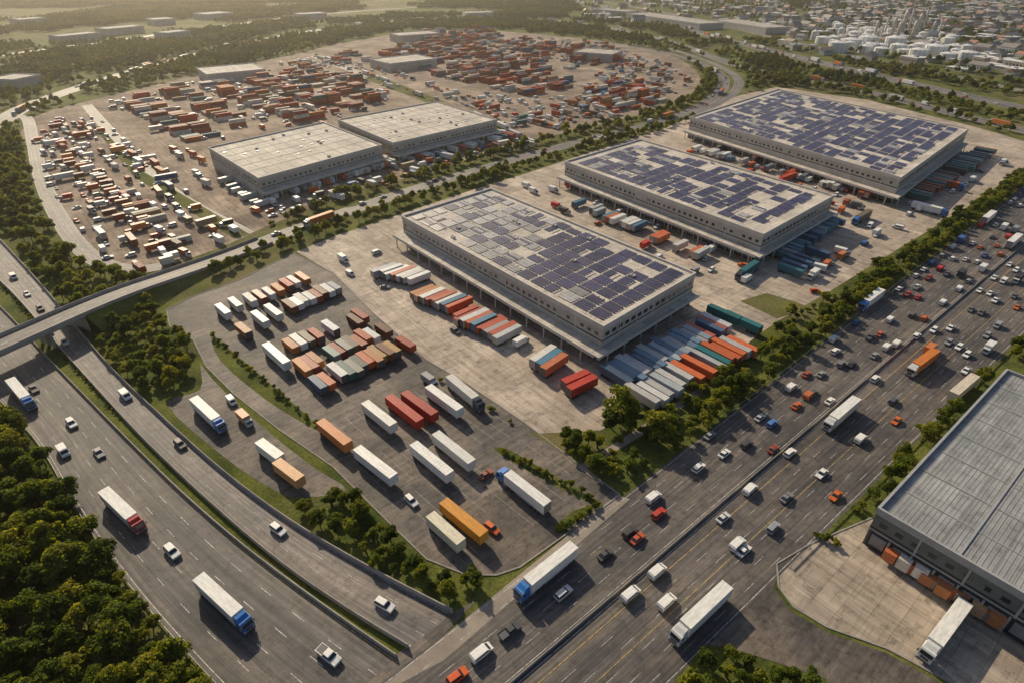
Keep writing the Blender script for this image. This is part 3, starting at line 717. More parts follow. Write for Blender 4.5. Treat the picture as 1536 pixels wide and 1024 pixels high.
def m_car(kind):
    b = MB()
    if kind == 'sedan':
        b.prism([(-2.25, .35), (2.2, .3), (2.3, .55), (2.2, .72), (1.1, .92), (-1.5, .95), (-2.2, .88), (-2.3, .6)], -.9, .9, 0)
        b.tap((-1.75, 1.05, -.82, .82), (-1.0, .2, -.64, .64), .93, 1.38, 1); b.tap((-1.05, .25, -.66, .66), (-.95, .1, -.58, .58), 1.38, 1.45, 0)
        wx = (-1.4, 1.42); L = 2.28
    elif kind == 'suv':
        b.prism([(-2.3, .4), (2.2, .35), (2.35, .6), (2.25, .9), (1.2, 1.08), (-2.2, 1.1), (-2.35, .7)], -.94, .94, 0)
        b.tap((-2.25, 1.1, -.86, .86), (-2.0, .45, -.7, .7), 1.08, 1.62, 1); b.tap((-2.05, .5, -.73, .73), (-1.9, .35, -.66, .66), 1.62, 1.7, 0)
        wx = (-1.45, 1.45); L = 2.33
    elif kind == 'pickup':
        b.prism([(-2.7, .45), (2.5, .4), (2.65, .65), (2.55, .95), (1.5, 1.12), (-2.7, 1.12)], -.96, .96, 0)
        b.box(-2.6, -.75, -.8, .8, 1.1, 1.13, 2)
        b.box(-2.7, -.7, -.96, -.84, 1.1, 1.25, 0); b.box(-2.7, -.7, .84, .96, 1.1, 1.25, 0)
        b.tap((-.75, 1.4, -.88, .88), (-.6, .8, -.72, .72), 1.1, 1.65, 1); b.tap((-.65, .85, -.75, .75), (-.55, .7, -.66, .66), 1.65, 1.74, 0)
        wx = (-1.7, 1.7); L = 2.63
    elif kind == 'van':
        b.prism([(-2.6, .45), (2.5, .4), (2.65, .7), (2.5, 1.0), (1.9, 1.18), (1.2, 1.85), (.8, 1.98), (-2.3, 1.98), (-2.6, 1.5)], -.95, .95, 0)
        b.hexa([(1.93, -.8, 1.2), (1.97, -.8, 1.2), (1.97, .8, 1.2), (1.93, .8, 1.2), (1.23, -.74, 1.84), (1.28, -.74, 1.84), (1.28, .74, 1.84), (1.23, .74, 1.84)], 1)
        for sg in (-1, 1): b.box(-2.1, 1.15, sg * .96 - .01, sg * .96 + .01, 1.2, 1.7, 1)
        b.box(-2.64, -2.6, -.75, .75, 1.2, 1.5, 1)
        wx = (-1.7, 1.65); L = 2.63
    else:  # box truck
        b.box(-3.6, 1.6, -1.2, 1.2, .95, 3.3, 0)
        for i in range(8): b.box(-3.4 + i * .65, -3.35 + i * .65, -1.22, 1.22, 1.0, 3.32, 0)
        b.prism([(1.75, .55), (3.5, .5), (3.6, .8), (3.5, 1.5), (3.1, 2.35), (1.75, 2.45)], -1.05, 1.05, 5)
        b.hexa([(3.5, -.9, 1.5), (3.55, -.9, 1.5), (3.55, .9, 1.5), (3.5, .9, 1.5), (3.14, -.85, 2.28), (3.19, -.85, 2.28), (3.19, .85, 2.28), (3.14, .85, 2.28)], 1)
        for sg in (-1, 1): b.box(2.2, 3.1, sg * 1.06 - .01, sg * 1.06 + .01, 1.5, 2.1, 1)
        b.box(-3.5, 3.4, -.4, .4, .6, .95, 2); wx = (-2.2, 2.6); L = 3.58
    hw = {'sedan': .9, 'suv': .94, 'pickup': .96, 'van': .95}.get(kind, 1.05)
    for x in wx:
        for sg in (-1, 1): b.wheel(x, sg * (hw - .08), .34 if kind in ('sedan', 'suv') else .4, .24, 3, 12, hub=6)
    for sg in (-1, 1):
        b.box(L - .06, L + .03, sg * (hw - .28) - .16, sg * (hw - .28) + .16, .6, .76, 4); b.box(-L - .04, -L + .06, sg * (hw - .22) - .14, sg * (hw - .22) + .14, .68, .86, 7)
        if kind != 'boxtruck': b.box(1.0, 1.15, sg * (hw + .09) - .08, sg * (hw + .09) + .08, .98, 1.12, 0)
    return b.mesh(kind, [M_paint, M_glass, M_steel, M_tyre, M_lampw, cabpaint('van', (.6, .6, .58)), M_galv, M_lampr], bevel=.05)
CARM = {k: m_car(k) for k in ('sedan', 'suv', 'pickup', 'van', 'boxtruck')}
CARN = {'sedan': 'car', 'suv': 'suv', 'pickup': 'pickup_truck', 'van': 'van', 'boxtruck': 'box_truck'}
WH = (.82, .80, .76)
CC = [(.44, .075, .028), (.52, .15, .035), (.28, .05, .03), (.32, .095, .045), (.62, .57, .50), (.05, .12, .25), (.08, .17, .18), (.35, .26, .16), (.40, .055, .03)]
CARC = [(.78, .78, .76)] * 7 + [(.05, .05, .055), (.12, .12, .13), (.3, .31, .33), (.55, .04, .03), (.05, .13, .35), (.62, .13, .02)]
def angof(d): return math.atan2(d[1], d[0])
ANG_A = angof(AX); ANG_B = angof(BX)
OCC = []
def semi(u1, v1, u2, v2, cab='white', col=WH, z=3.9):
    a = Vector(G(u1, v1, z)); b = Vector(G(u2, v2, z)); c = (a + b) / 2
    obj('semi_truck', CABS[cab], (c.x, c.y, .06), angof(b - a), color=col)
def trailer2(u1, v1, u2, v2, col=WH, rib=False, z=3.9, ang=None, ls=None):
    a = Vector(G(u1, v1, z)); b = Vector(G(u2, v2, z)); c = (a + b) / 2
    if ls is None: ls = min(1.1, max(.6, (b - a).length / 13.6))
    obj('cargo_trailer', TRC if rib else TRL, (c.x, c.y, .05), angof(b - a) if ang is None else ang, color=col, sc=(ls, 1, 1))
def car(u, v, ang, col=None, kind=None, z=.8, scl=.88):
    x, y = G(u, v, z); kind = kind or random.choice(['sedan', 'sedan', 'suv', 'suv', 'pickup', 'van'])
    obj(CARN[kind], CARM[kind], (x, y, .06), ang, sc=scl, color=col or random.choice(CARC))
def row(u1, v1, u2, v2, n, ang, cols, rib=.5, skip=0.0, z=4.0, ls=.78, jit=1.0, mixk=0.0, hs=1.0):
    a = Vector(G(u1, v1, z)); b = Vector(G(u2, v2, z))
    for i in range(n):
        if R() < skip: continue
        p = a.lerp(b, i / max(1, n - 1)) + Vector((U(-.2, .2), U(-.2, .2))) + Vector((math.cos(ang), math.sin(ang))) * U(-jit, jit)
        c = random.choice(cols); k = U(.75, 1.12); c = tuple(min(.84, t * k) for t in c)
        if R() < mixk:
            kd = random.choice(['boxtruck', 'van', 'suv', 'boxtruck']); obj(CARN[kd], CARM[kd], (p.x, p.y, .06), ang + U(-.1, .1), sc=.9, color=c); OCC.append((p.x, p.y)); continue
        rb = R() < rib; w_ = U(.9, 1.0)
        obj('cargo_trailer', TRC if rb else TRL, (p.x, p.y, .05), ang + (math.pi if R() < .2 else 0) + U(-.02, .02), sc=(ls * U(.88, 1.08), w_, hs * U(.85, 1.0)), color=c)
        OCC.append((p.x, p.y))
semi(148, 727, 214, 790, 'red'); semi(288, 855, 380, 940, 'blue'); semi(862, 815, 775, 885, 'blue')
semi(1103, 865, 1000, 962, 'white'); semi(1290, 592, 1238, 636); semi(1452, 897, 1390, 980)
semi(284, 590, 338, 640, 'blue'); semi(815, 750, 755, 703, 'blue'); semi(1410, 520, 1362, 555, 'white', (.62, .2, .04))
semi(15, 568, 42, 600, 'blue'); semi(1325, 432, 1292, 456, 'blue'); semi(670, 560, 726, 606, 'dark', (.65, .62, .58))
trailer2(1475, 552, 1418, 600, (.66, .58, .48)); semi(1130, 395, 1115, 405, 'dark', (.03, .15, .18))
for t in (((480, 630, 522, 664), (.66, .24, .08), 1), ((547, 602, 590, 636), (.74, .72, .66), 0), ((583, 593, 630, 630), (.5, .045, .025), 1), ((606, 587, 652, 620), (.42, .04, .025), 1),
          ((642, 578, 690, 613), WH, 0), ((532, 668, 594, 716), WH, 0), ((619, 663, 676, 710), WH, 0), ((653, 648, 708, 692), (.7, .69, .65), 0),
          ((665, 750, 726, 800), (.72, .32, .04), 1), ((645, 770, 692, 812), (.72, .66, .5), 0), ((396, 513, 432, 545), WH, 0),
          ((845, 572, 882, 556), (.52, .05, .03), 1), ((853, 582, 893, 563), (.52, .05, .03), 1), ((807, 545, 840, 524), (.08, .24, .36), 1), ((798, 540, 831, 518), (.7, .68, .62), 0), ((814, 552, 848, 530), (.58, .19, .08), 1)):
    trailer2(*t[0], col=t[1], rib=bool(t[2]))
W_ = [WH, (.74, .72, .67)]; BR = [(.56, .12, .04), (.38, .055, .03), (.5, .08, .035), (.22, .07, .04), (.18, .14, .10), (.56, .2, .05)]
MIXC = BR + [(.06, .13, .24), (.1, .11, .11), (.05, .15, .16), (.55, .31, .08)]
row(334, 462, 352, 450, 2, ANG_B, W_, .1, jit=.3, ls=.7); row(374, 445, 452, 410, 7, ANG_B, BR + W_ + W_, .6, .1, ls=.62, hs=.9)
row(362, 488, 362, 488, 1, ANG_B, [(.6, .24, .09)], 1, ls=.6); row(390, 473, 410, 463, 2, ANG_B, W_, .1, jit=.3, ls=.7)
row(432, 452, 498, 424, 8, ANG_B, MIXC + BR + W_ * 2, .8, .1, ls=.6, hs=.9)
row(436, 512, 540, 468, 10, ANG_B, BR + [(.5, .2, .08)] + W_ * 2, .8, .12, ls=.6, hs=.9)
row(450, 543, 574, 488, 13, ANG_B, MIXC * 2 + W_[:1], .9, .08, ls=.62, hs=.9)
row(474, 567, 606, 508, 14, ANG_B, MIXC * 2 + W_[:1], .9, .08, ls=.62, hs=.9)
trailer2(388, 660, 420, 684, WH); trailer2(414, 690, 450, 717, (.65, .34, .14))
DG = [(.55, .55, .54), (.3, .34, .38), (.68, .65, .6), (.08, .2, .3), (.45, .46, .47), (.55, .15, .06)]
row(578, 399, 628, 410, 7, ANG_A, DG + W_, .3, .05, ls=.8, jit=.6); row(634, 432, 686, 452, 8, ANG_A, DG + BR + W_, .4, ls=.82, jit=.6); row(697, 465, 762, 494, 10, ANG_A, DG + BR[:3] + [(.04, .2, .22)], .4, ls=.82, jit=.6)
row(925, 558, 1078, 480, 22, BANG, [(.36, .42, .48), (.5, .5, .52), (.16, .25, .35), (.42, .43, .45), (.42, .10, .06), (.1, .16, .25)], .3, .05, ls=.85)
row(965, 588, 1010, 565, 5, BANG, [(.4, .43, .46), (.6, .58, .56)], .3, ls=.8); row(1020, 555, 1112, 512, 12, BANG, [(.45, .46, .48), (.6, .58, .56), (.6, .14, .04), (.03, .2, .21)], .3, .1, ls=.85)
row(1085, 465, 1118, 478, 2, BANG, [(.03, .18, .19)], 1, ls=1)
row(868, 300, 900, 312, 6, ANG_A, DG, .3, .2, ls=.62); row(915, 320, 960, 333, 8, ANG_A, W_ + DG, .1, .1, ls=.68); row(985, 350, 1080, 382, 13, ANG_A, DG + W_ + BR, .3, .45, ls=.68, mixk=.3)
row(1165, 378, 1250, 325, 18, BANG, [(.06, .12, .2), (.08, .2, .3), (.04, .15, .17), (.3, .33, .36)], .5, .1); row(1185, 398, 1230, 375, 6, BANG, [(.06, .12, .2), (.06, .22, .26)], .5, .2)
row(1045, 218, 1330, 293, 44, ANG_A, DG + BR[:3] + W_ * 2, .4, .4, ls=.66, mixk=.3)
row(1375, 288, 1480, 222, 28, BANG, [(.06, .14, .2), (.3, .1, .05), (.08, .2, .2), (.3, .3, .3), (.1, .1, .1)], .5, .15, ls=.9)
row(1342, 818, 1500, 915, 14, ANG_A + math.pi, [(.55, .22, .09), (.5, .15, .06), (.6, .36, .2), (.66, .6, .54)], .5, .1, z=3, ls=.45, jit=.4)
W4a = angof((51.8, 64.3)) - math.pi / 2
row(402, 290, 585, 238, 30, W4a, DG + W_ * 3 + BR[:2], .3, .25, ls=.62, mixk=.25); row(606, 238, 770, 198, 30, W4a, DG + W_ * 3 + BR[:2], .3, .3, ls=.62, mixk=.25)
row(330, 262, 390, 300, 12, W4a + math.pi / 2, DG + W_, .3, .25, ls=.6, mixk=.3)
for (u1, v1, u2, v2, n) in ((455, 300, 640, 248, 24), (640, 250, 800, 210, 24), (270, 208, 330, 262, 14), (430, 312, 520, 288, 10), (255, 215, 310, 270, 12)):
    row(u1, v1, u2, v2, n, W4a, W_ * 3 + BR + DG, .4, .55, ls=.5, mixk=.65, jit=2.5)
for (u1, v1, u2, v2, n, sk) in ((62, 205, 205, 395, 30, .65), (75, 195, 225, 392, 30, .6), (95, 190, 250, 385, 30, .6), (115, 185, 290, 372, 28, .65), (95, 190, 140, 250, 10, .3), (150, 260, 270, 385, 20, .35), (160, 265, 285, 380, 18, .4), (225, 290, 340, 360, 12, .6)):
    row(u1, v1, u2, v2, n, random.choice([ANG_A, ANG_B + .1]), BR * 2 + CC[:4] + W_ * 4, .6, sk, ls=.42, mixk=.55, jit=2.5)

def stacks(px, name='container_stack', prob=.85, maxh=3):
    pts = polyarr([G(*p) for p in px]); c = pts.mean(0); mb = MB(); ang = ANG_A
    ax = np.array([math.cos(ang), math.sin(ang)]); bx = np.array([-math.sin(ang), math.cos(ang)])
    la = (pts - c) @ ax; lb = (pts - c) @ bx
    i = 0; a = la.min()
    while a < la.max():
        b = lb.min(); j = 0
        while b < lb.max():
            p = c + ax * (a + 6.1) + bx * b
            if pip1(pts, p[0], p[1]) and not any(pip1(w_, p[0], p[1]) for w_ in WAREH):
                nz = mnoise.noise(Vector((p[0] * .03, p[1] * .03, 4)))
                if nz > -.28 and R() < prob:
                    hh = max(1, min(maxh, int(1.2 + nz * 2.5 + R() * 1.6)))
                    mb.T = Matrix.Translation((p[0], p[1], 0)) @ Matrix.Rotation(ang, 4, 'Z')
                    pal = CC[:4] + CC if nz > .05 else CC + [(.64, .60, .53)] * 5
                    for k in range(hh):
                        cc = random.choice(pal); kk = U(.7, 1.15); cc = tuple(t * kk for t in cc)
                        jx = U(-.15, .15); z0 = .03 + k * 2.62
                        mb.box(-6.05 + jx, 6.05 + jx, -1.2, 1.2, z0, z0 + 2.56, 0, cc)
                        if k == hh - 1:
                            for r_ in range(10): mb.box(-5.9 + jx + r_ * 1.2, -5.3 + jx + r_ * 1.2, -1.1, 1.1, z0 + 2.56, z0 + 2.6, 0, cc)
                            for r_ in range(12): mb.box(-5.9 + jx + r_ * 1.0, -5.5 + jx + r_ * 1.0, -1.24, -1.2, z0 + .1, z0 + 2.5, 0, cc)
                    mb.T = None
                    OCC.append((p[0], p[1]))
            j += 1; b += 2.95 if j % 5 else 12.0
        i += 1; a += 13.2 if i % 2 else 26.0
    obj(name, mb.mesh(name, [M_vcol], col=True))
stacks([(190, 155), (330, 122), (425, 178), (280, 215)], prob=.88); stacks([(335, 125), (505, 100), (585, 155), (445, 185)], prob=.75)
stacks([(560, 88), (640, 55), (800, 62), (790, 100), (700, 125)], prob=.65); stacks([(790, 68), (920, 72), (925, 100), (800, 108)], prob=.5)
stacks([(690, 118), (810, 103), (870, 130), (790, 145)], prob=.85); stacks([(860, 145), (930, 122), (1015, 150), (930, 168)], prob=.8)
stacks([(600, 50), (740, 45), (760, 62), (640, 66)], prob=.4)
stacks([(150, 255), (185, 265), (300, 372), (255, 380)], prob=.25, maxh=2); stacks([(440, 95), (520, 78), (560, 92), (470, 108)], prob=.3, maxh=2)

def nearest_ang(band, u, v, z=.8):
    p = Vector(G(u, v, z)); q = min(np.arange(0, band.len, 4), key=lambda k: (band.at(k, .5).xy - p).length); t = band.tan(q); return angof(t)
HA = angof((.768, .64))
for u, v, k, c in ((188, 592, 'van', WH), (107, 634, 'suv', WH), (95, 676, 'van', WH), (148, 678, 'sedan', (.3, .3, .3)), (258, 826, 'suv', WH), (50, 582, 'sedan', (.1, .1, .1)), (493, 982, 'pickup', WH)):
    car(u, v, nearest_ang(H1, u, v), c, k, scl=1.0)
for u, v, k, c in ((417, 793, 'suv', WH), (270, 665, 'suv', (.12, .1, .1)), (577, 906, 'suv', WH), (97, 512, 'sedan', WH), (40, 440, 'sedan', WH), (60, 462, 'suv', (.1, .1, .12)), (20, 415, 'van', WH)):
    car(u, v, nearest_ang(H2, u, v), c, k, scl=.95)
NEAR = []
for u, v, k, c in ((980, 745, 'van', WH), (988, 769, 'suv', (.5, .05, .03)), (945, 797, 'suv', (.07, .06, .06)), (956, 806, 'sedan', (.5, .09, .03)), (845, 888, 'suv', (.6, .6, .6)), (765, 945, 'pickup', (.07, .07, .08)),
                   (722, 978, 'van', WH), (686, 1013, 'suv', (.65, .1, .02)), (946, 890, 'van', WH), (1000, 902, 'van', WH), (986, 856, 'van', WH), (1106, 815, 'van', WH), (1116, 824, 'sedan', WH), (1125, 733, 'van', WH),
                   (1160, 790, 'suv', (.3, .32, .35)), (1187, 580, 'van', WH), (1185, 678, 'suv', WH), (1313, 567, 'suv', WH), (1291, 657, 'van', WH), (1253, 526, 'suv', WH), (1195, 607, 'sedan', (.6, .12, .03)), (1213, 592, 'van', (.5, .15, .05)), (1220, 588, 'sedan', (.1, .1, .1)),
                   (1158, 634, 'suv', (.08, .2, .45)), (908, 830, 'sedan', (.08, .08, .08)), (1085, 775, 'sedan', (.6, .6, .6)), (1312, 532, 'sedan', (.3, .3, .33)), (1330, 520, 'van', WH), (1375, 503, 'suv', WH), (1395, 525, 'boxtruck', (.6, .2, .06)), (1180, 745, 'sedan', (.2, .2, .22)),
                   (1262, 545, 'suv', (.2, .2, .22)), (1278, 545, 'sedan', (.05, .05, .06)), (1306, 505, 'pickup', (.1, .1, .12)), (1320, 500, 'sedan', (.55, .13, .04)), (1345, 515, 'van', WH), (1210, 560, 'sedan', (.4, .08, .04)), (1232, 560, 'sedan', (.3, .3, .3)), (1140, 625, 'sedan', (.5, .5, .5)), (1120, 665, 'suv', (.07, .07, .08)), (1160, 672, 'sedan', (.3, .06, .04)), (1048, 700, 'suv', WH), (1245, 600, 'sedan', WH), (1340, 600, 'suv', (.1, .1, .12))):
    car(u, v, HA + U(-.03, .03), c, k, scl=.9); NEAR.append(G(u, v, .8))
for u, v in ((1290, 592), (1264, 614), (1238, 636), (1410, 520), (1386, 537), (1362, 555), (1325, 432), (1308, 444), (1292, 456)): NEAR.append(G(u, v, 3.9))
for u, v, k, c, a in ((347, 600, 'van', WH, ANG_B), (368, 630, 'boxtruck', (.6, .3, .15), ANG_B), (617, 750, 'suv', WH, ANG_B), (738, 791, 'suv', (.62, .13, .03), ANG_B), (729, 710, 'sedan', (.35, .1, .05), ANG_A), (645, 573, 'boxtruck', (.3, .3, .3), ANG_B), (782, 514, 'boxtruck', WH, ANG_A), (515, 390, 'boxtruck', WH, ANG_B), (525, 410, 'van', WH, ANG_B), (565, 378, 'van', WH, ANG_A), (683, 496, 'suv', (.1, .1, .1), ANG_B), (577, 430, 'sedan', (.2, .2, .2), 0), (1263, 385, 'boxtruck', (.6, .2, .06), ANG_A), (1240, 398, 'boxtruck', (.6, .15, .04), ANG_A), (1315, 350, 'boxtruck', WH, ANG_A), (1223, 436, 'suv', (.6, .1, .02), 0), (1120, 420, 'boxtruck', WH, ANG_A), (1068, 375, 'boxtruck', WH, ANG_A), (1345, 298, 'boxtruck', WH, ANG_A), (1380, 314, 'boxtruck', WH, ANG_A), (1270, 305, 'boxtruck', (.4, .1, .05), ANG_A), (800, 288, 'boxtruck', WH, BANG), (790, 280, 'boxtruck', WH, BANG), (830, 286, 'boxtruck', WH, BANG)):
    car(u, v, a + U(-.06, .06), c, k)
lanes = [(.04, 1), (.13, 1), (.21, 1), (.30, 1), (.385, 1), (.51, -1), (.585, -1), (.66, -1), (.74, -1), (.82, -1), (.9, -1)]
def traffic(band, lanes, s0, s1, gap, big=.1, scl=.9):
    for w, sg in lanes:
        q = s0 + U(0, gap)
        while q < min(s1, band.len - 5):
            p = band.at(q, w); a = angof(band.tan(q, w)) + (0 if sg > 0 else math.pi)
            if any(abs(p.x - n_[0]) + abs(p.y - n_[1]) < 10 for n_ in NEAR): q += 8; continue
            if R() < big: obj('semi_truck', CABS[random.choice(['white', 'red', 'blue', 'white', 'dark'])], (p.x, p.y, p.z + .06), a, color=random.choice([WH, WH, (.62, .2, .04), (.6, .58, .54)])); q += 18
            else:
                k = random.choice(['sedan', 'suv', 'van', 'pickup', 'sedan', 'suv', 'boxtruck']); obj(CARN[k], CARM[k], (p.x, p.y, p.z + .06), a, sc=scl, color=random.choice(CARC))
            q += 8 + random.expovariate(1 / gap)
traffic(HW, lanes, 330, 640, 9, .09, .88); traffic(HW, lanes, 235, 322, 20, 0, .88); traffic(HW, lanes, 150, 225, 80, 0, .9)
traffic(H1, [(.3, 1), (.7, 1)], 0, 60, 25, .2); traffic(H2, [(.3, 1), (.6, 1)], 0, 60, 25)
traffic(OV, [(.28, 1), (.72, -1)], 130, OV.len, 50, .15); traffic(RING, [(.3, 1), (.7, -1)], 20, RING.len, 50, .3)
traffic(TR1, [(.2, 1), (.4, 1), (.6, -1), (.8, -1)], 20, TR1.len, 60, .4); traffic(DIV, [(.3, 1), (.7, -1)], 5, DIV.len, 14, .3)
def scatter(px, n, angs, kinds=('boxtruck', 'van', 'sedan', 'suv', 'boxtruck', 'trailer')):
    pts = polyarr([G(*p) for p in px]); lo = pts.min(0); hi = pts.max(0); k = 0; t = 0
    occ = [o_ for o_ in OCC if lo[0] - 9 < o_[0] < hi[0] + 9 and lo[1] - 9 < o_[1] < hi[1] + 9]
    while k < n and t < n * 12:
        t += 1; x = U(lo[0], hi[0]); y = U(lo[1], hi[1])
        if not pip1(pts, x, y): continue
        if any(pip1(w_, x, y) for w_ in WAREH): continue
        if any(abs(x - ox) + abs(y - oy) < 7 for ox, oy in occ): continue
        kd = random.choice(kinds); a = random.choice(angs) + U(-.12, .12); k += 1; OCC.append((x, y)); occ.append((x, y))
        if kd == 'semi': obj('semi_truck', random.choice(list(CABS.values())), (x, y, .06), a, color=random.choice(W_ + BR))
        elif kd == 'trailer': obj('cargo_trailer', TRC if R() < .5 else TRL, (x, y, .06), a, sc=(U(.5, .9), 1, 1), color=random.choice(W_ * 2 + BR + CC))
        else: obj(CARN[kd], CARM[kd], (x, y, .06), a, sc=U(.85, 1.0), color=random.choice(CARC + [(.6, .14, .03), WH]))
AB = [ANG_A, ANG_B, ANG_A + math.pi, ANG_B + math.pi]
scatter([(50, 200), (130, 165), (370, 350), (250, 395), (150, 390), (80, 300)], 110, AB)
scatter([(380, 320), (560, 240), (770, 195), (800, 215), (500, 300), (400, 338)], 80, AB)
scatter([(480, 90), (600, 110), (760, 190), (820, 212), (1000, 155), (1040, 120), (960, 85), (900, 110), (860, 150), (700, 140)], 240, AB)
scatter([(150, 155), (480, 85), (560, 95), (600, 150), (500, 190), (300, 215), (240, 200)], 150, AB)
scatter([(580, 50), (900, 62), (1030, 110), (930, 110), (700, 60)], 120, AB)
scatter([(850, 270), (1120, 390), (1150, 440), (1050, 420), (800, 300)], 14, AB, ('boxtruck', 'van', 'suv'))
scatter([(1030, 210), (1340, 290), (1500, 230), (1520, 245), (1350, 350), (1250, 330), (1020, 230)], 30, AB, ('boxtruck', 'van', 'suv', 'semi'))
scatter([(1160, 400), (1260, 400), (1360, 340), (1300, 340), (1200, 440)], 12, AB, ('boxtruck', 'van', 'suv', 'sedan'))

# ------------------------------------------------------------------ trees
def tree_mesh(name, h, rad, nl, nleaf, leaf, seed, mat, trunk=True, seg=6):
    rs = np.random.RandomState(seed); b = MB()
    if trunk:
        b.rod((0, 0, 0), (0.1, 0, h * .45), .22, .15, seg, 1)
        for i in range(5):
            a = rs.uniform(0, 6.28); b.rod((0.08, 0, h * rs.uniform(.28, .42)), (rad * .6 * math.cos(a), rad * .6 * math.sin(a), h * rs.uniform(.55, .75)), .11, .04, 4, 1)
        b.rod((0.1, 0, h * .45), (0, 0, h * .85), .15, .04, 5, 1)
    vs = []
    for l in range(nl):
        a = rs.uniform(0, 6.28); rr = rad * .72 * math.sqrt(rs.uniform(0, 1)); zc = h * (.36 + .44 * rs.uniform(0, 1) * (1 - .35 * rr / rad))
        if l == 0: rr = 0; zc = h * .8
        c = np.array([rr * math.cos(a), rr * math.sin(a), zc]); lr = rad * rs.uniform(.2, .42)
        nlf = nleaf
        d = rs.normal(size=(nlf, 3)); d /= np.linalg.norm(d, axis=1)[:, None]; d[:, 2] = np.where(d[:, 2] < -.3, -d[:, 2], d[:, 2])
        P = c + d * (lr * rs.uniform(.5, 1.25, (nlf, 1))) * np.array([1, 1, .85])
        nrm = d + rs.normal(size=(nlf, 3)) * .55; nrm /= np.linalg.norm(nrm, axis=1)[:, None]
        t = np.cross(nrm, rs.normal(size=(nlf, 3))); t /= np.linalg.norm(t, axis=1)[:, None]; s = np.cross(nrm, t)
        sz = leaf * rs.uniform(.5, 1.3, (nlf, 1))
        q = np.stack([P - t * sz - s * sz * .6, P + t * sz * .9 - s * sz * .7, P + t * sz + s * sz * .7, P - t * sz * .8 + s * sz * .8], 1).reshape(-1, 3)
        vs.append(q)
    V = np.concatenate(vs); k = len(b.v); nv = len(V)
    b.v += [tuple(p) for p in V]
    for i in range(nv // 4): b.f.append((k + 4 * i, k + 4 * i + 1, k + 4 * i + 2, k + 4 * i + 3)); b.m.append(0); b.c.append((1, 1, 1))
    return b
TREES = [tree_mesh('t', 7.5, 3.4, 18, 170, .24, s, M_fol).mesh('deciduous_tree_%d' % s, [M_fol, M_bark]) for s in range(6)]
SHR = [tree_mesh('s', 2.2, 1.5, 7, 90, .17, s + 20, M_fol).mesh('shrub_%d' % s, [M_fol, M_bark]) for s in range(3)]
def patch_mesh(seed, size=46, n=58):
    rs = np.random.RandomState(seed); T = MB()
    for i in range(n):
        x, y = rs.uniform(-size / 2, size / 2, 2); h = rs.uniform(5.5, 10); rad = rs.uniform(2.6, 4.6)
        t = tree_mesh('', h, rad, 5, 26, .75, seed * 100 + i, None, trunk=False)
        k = len(T.v); T.v += [(p[0] + x, p[1] + y, p[2] - .6) for p in t.v]; T.f += [tuple(j + k for j in f) for f in t.f]; T.m += t.m; T.c += t.c
    return T.mesh('forest_patch_%d' % seed, [M_folfar])
PATCH = [patch_mesh(s) for s in range(4)]
NT = [0]
def tree(x, y, s=1.0, parent=None, name='deciduous_tree'):
    obj(name, random.choice(TREES), (x, y, 0), U(0, 6.28), sc=(s * U(.85, 1.15), s * U(.85, 1.15), s * U(.75, 1.25)), parent=parent); NT[0] += 1
def shrub(x, y, s=1.0, parent=None):
    obj('shrub', random.choice(SHR), (x, y, 0), U(0, 6.28), sc=(s * U(.8, 1.3), s * U(.8, 1.3), s * U(.7, 1.2)), parent=parent)
def area(px, sp, s0, s1, shr=0.0, dens=1.0, name='woodland', r=1.5, world=False):
    root = empty(name)
    pts = polyarr(px if world else [G(*p) for p in px]); lo = pts.min(0); hi = pts.max(0)
    xs = np.arange(lo[0], hi[0], sp); ys = np.arange(lo[1], hi[1], sp)
    X, Y = np.meshgrid(xs, ys); X = X.ravel() + np.random.uniform(-.48, .48, X.size) * sp; Y = Y.ravel() + np.random.uniform(-.48, .48, Y.size) * sp
    ok = pip(pts, X, Y); X = X[ok]; Y = Y[ok]; ok = ~blocked(X, Y, r); X = X[ok]; Y = Y[ok]
    for x, y in zip(X, Y):
        if mnoise.noise(Vector((x * .06, y * .06, 9))) > dens * 1.4 - .7: continue
        if R() < shr: shrub(x, y, U(.8, 1.6), root)
        else: tree(x, y, U(s0, s1), root)
def line(px, sp, s0, s1, jit=1.0, shr=.3, skip=.1):
    P = [Vector(G(*p)) for p in px]; pts = []
    for a, b in zip(P[:-1], P[1:]):
        d = b - a; n = max(1, int(d.length / sp))
        for i in range(n):
            if R() < skip: continue
            pts.append(a + d * (i + U(0, 1)) / n + Vector((U(-jit, jit), U(-jit, jit))))
    bl = blocked(np.array([p.x for p in pts]), np.array([p.y for p in pts]), .4)
    for p, k in zip(pts, bl):
        if k: continue
        if R() < shr: shrub(p.x, p.y, U(.7, 1.5))
        else: tree(p.x, p.y, U(s0, s1))
area([(-420, 560), (-150, 600), (0, 612), (60, 665), (100, 745), (150, 830), (215, 910), (290, 1000), (360, 1100), (-60, 1200), (-420, 1150)], 3.7, .5, 1.15, .06, 1.2)
area([(130, 492), (180, 462), (235, 455), (255, 490), (290, 520), (300, 560), (280, 590), (230, 595), (180, 555)], 4.0, .45, .85, .2, 1.0)
area([(430, 750), (470, 712), (540, 735), (600, 800), (650, 848), (720, 872), (760, 868), (690, 900), (600, 872), (520, 820)], 3.4, .35, .68, .4, .9)
area([(-260, 150), (30, 205), (45, 260), (65, 310), (110, 370), (170, 408), (235, 420), (235, 435), (180, 450), (120, 475), (60, 420), (0, 350), (-120, 260)], 5.4, .55, 1.05, .25, .74)
area([(1060, 968), (1120, 985), (1230, 1010), (1240, 1060), (1000, 1060), (1020, 1010)], 3.2, .35, .6, .5, 1.0)
area([(1215, 805), (1265, 752), (1310, 755), (1265, 820)], 3.4, .3, .5, .7, .8)
area([(1280, 750), (1330, 690), (1420, 605), (1475, 560), (1490, 555), (1400, 650), (1335, 748)], 3.0, .5, .82, .15, 1.3, r=.6)
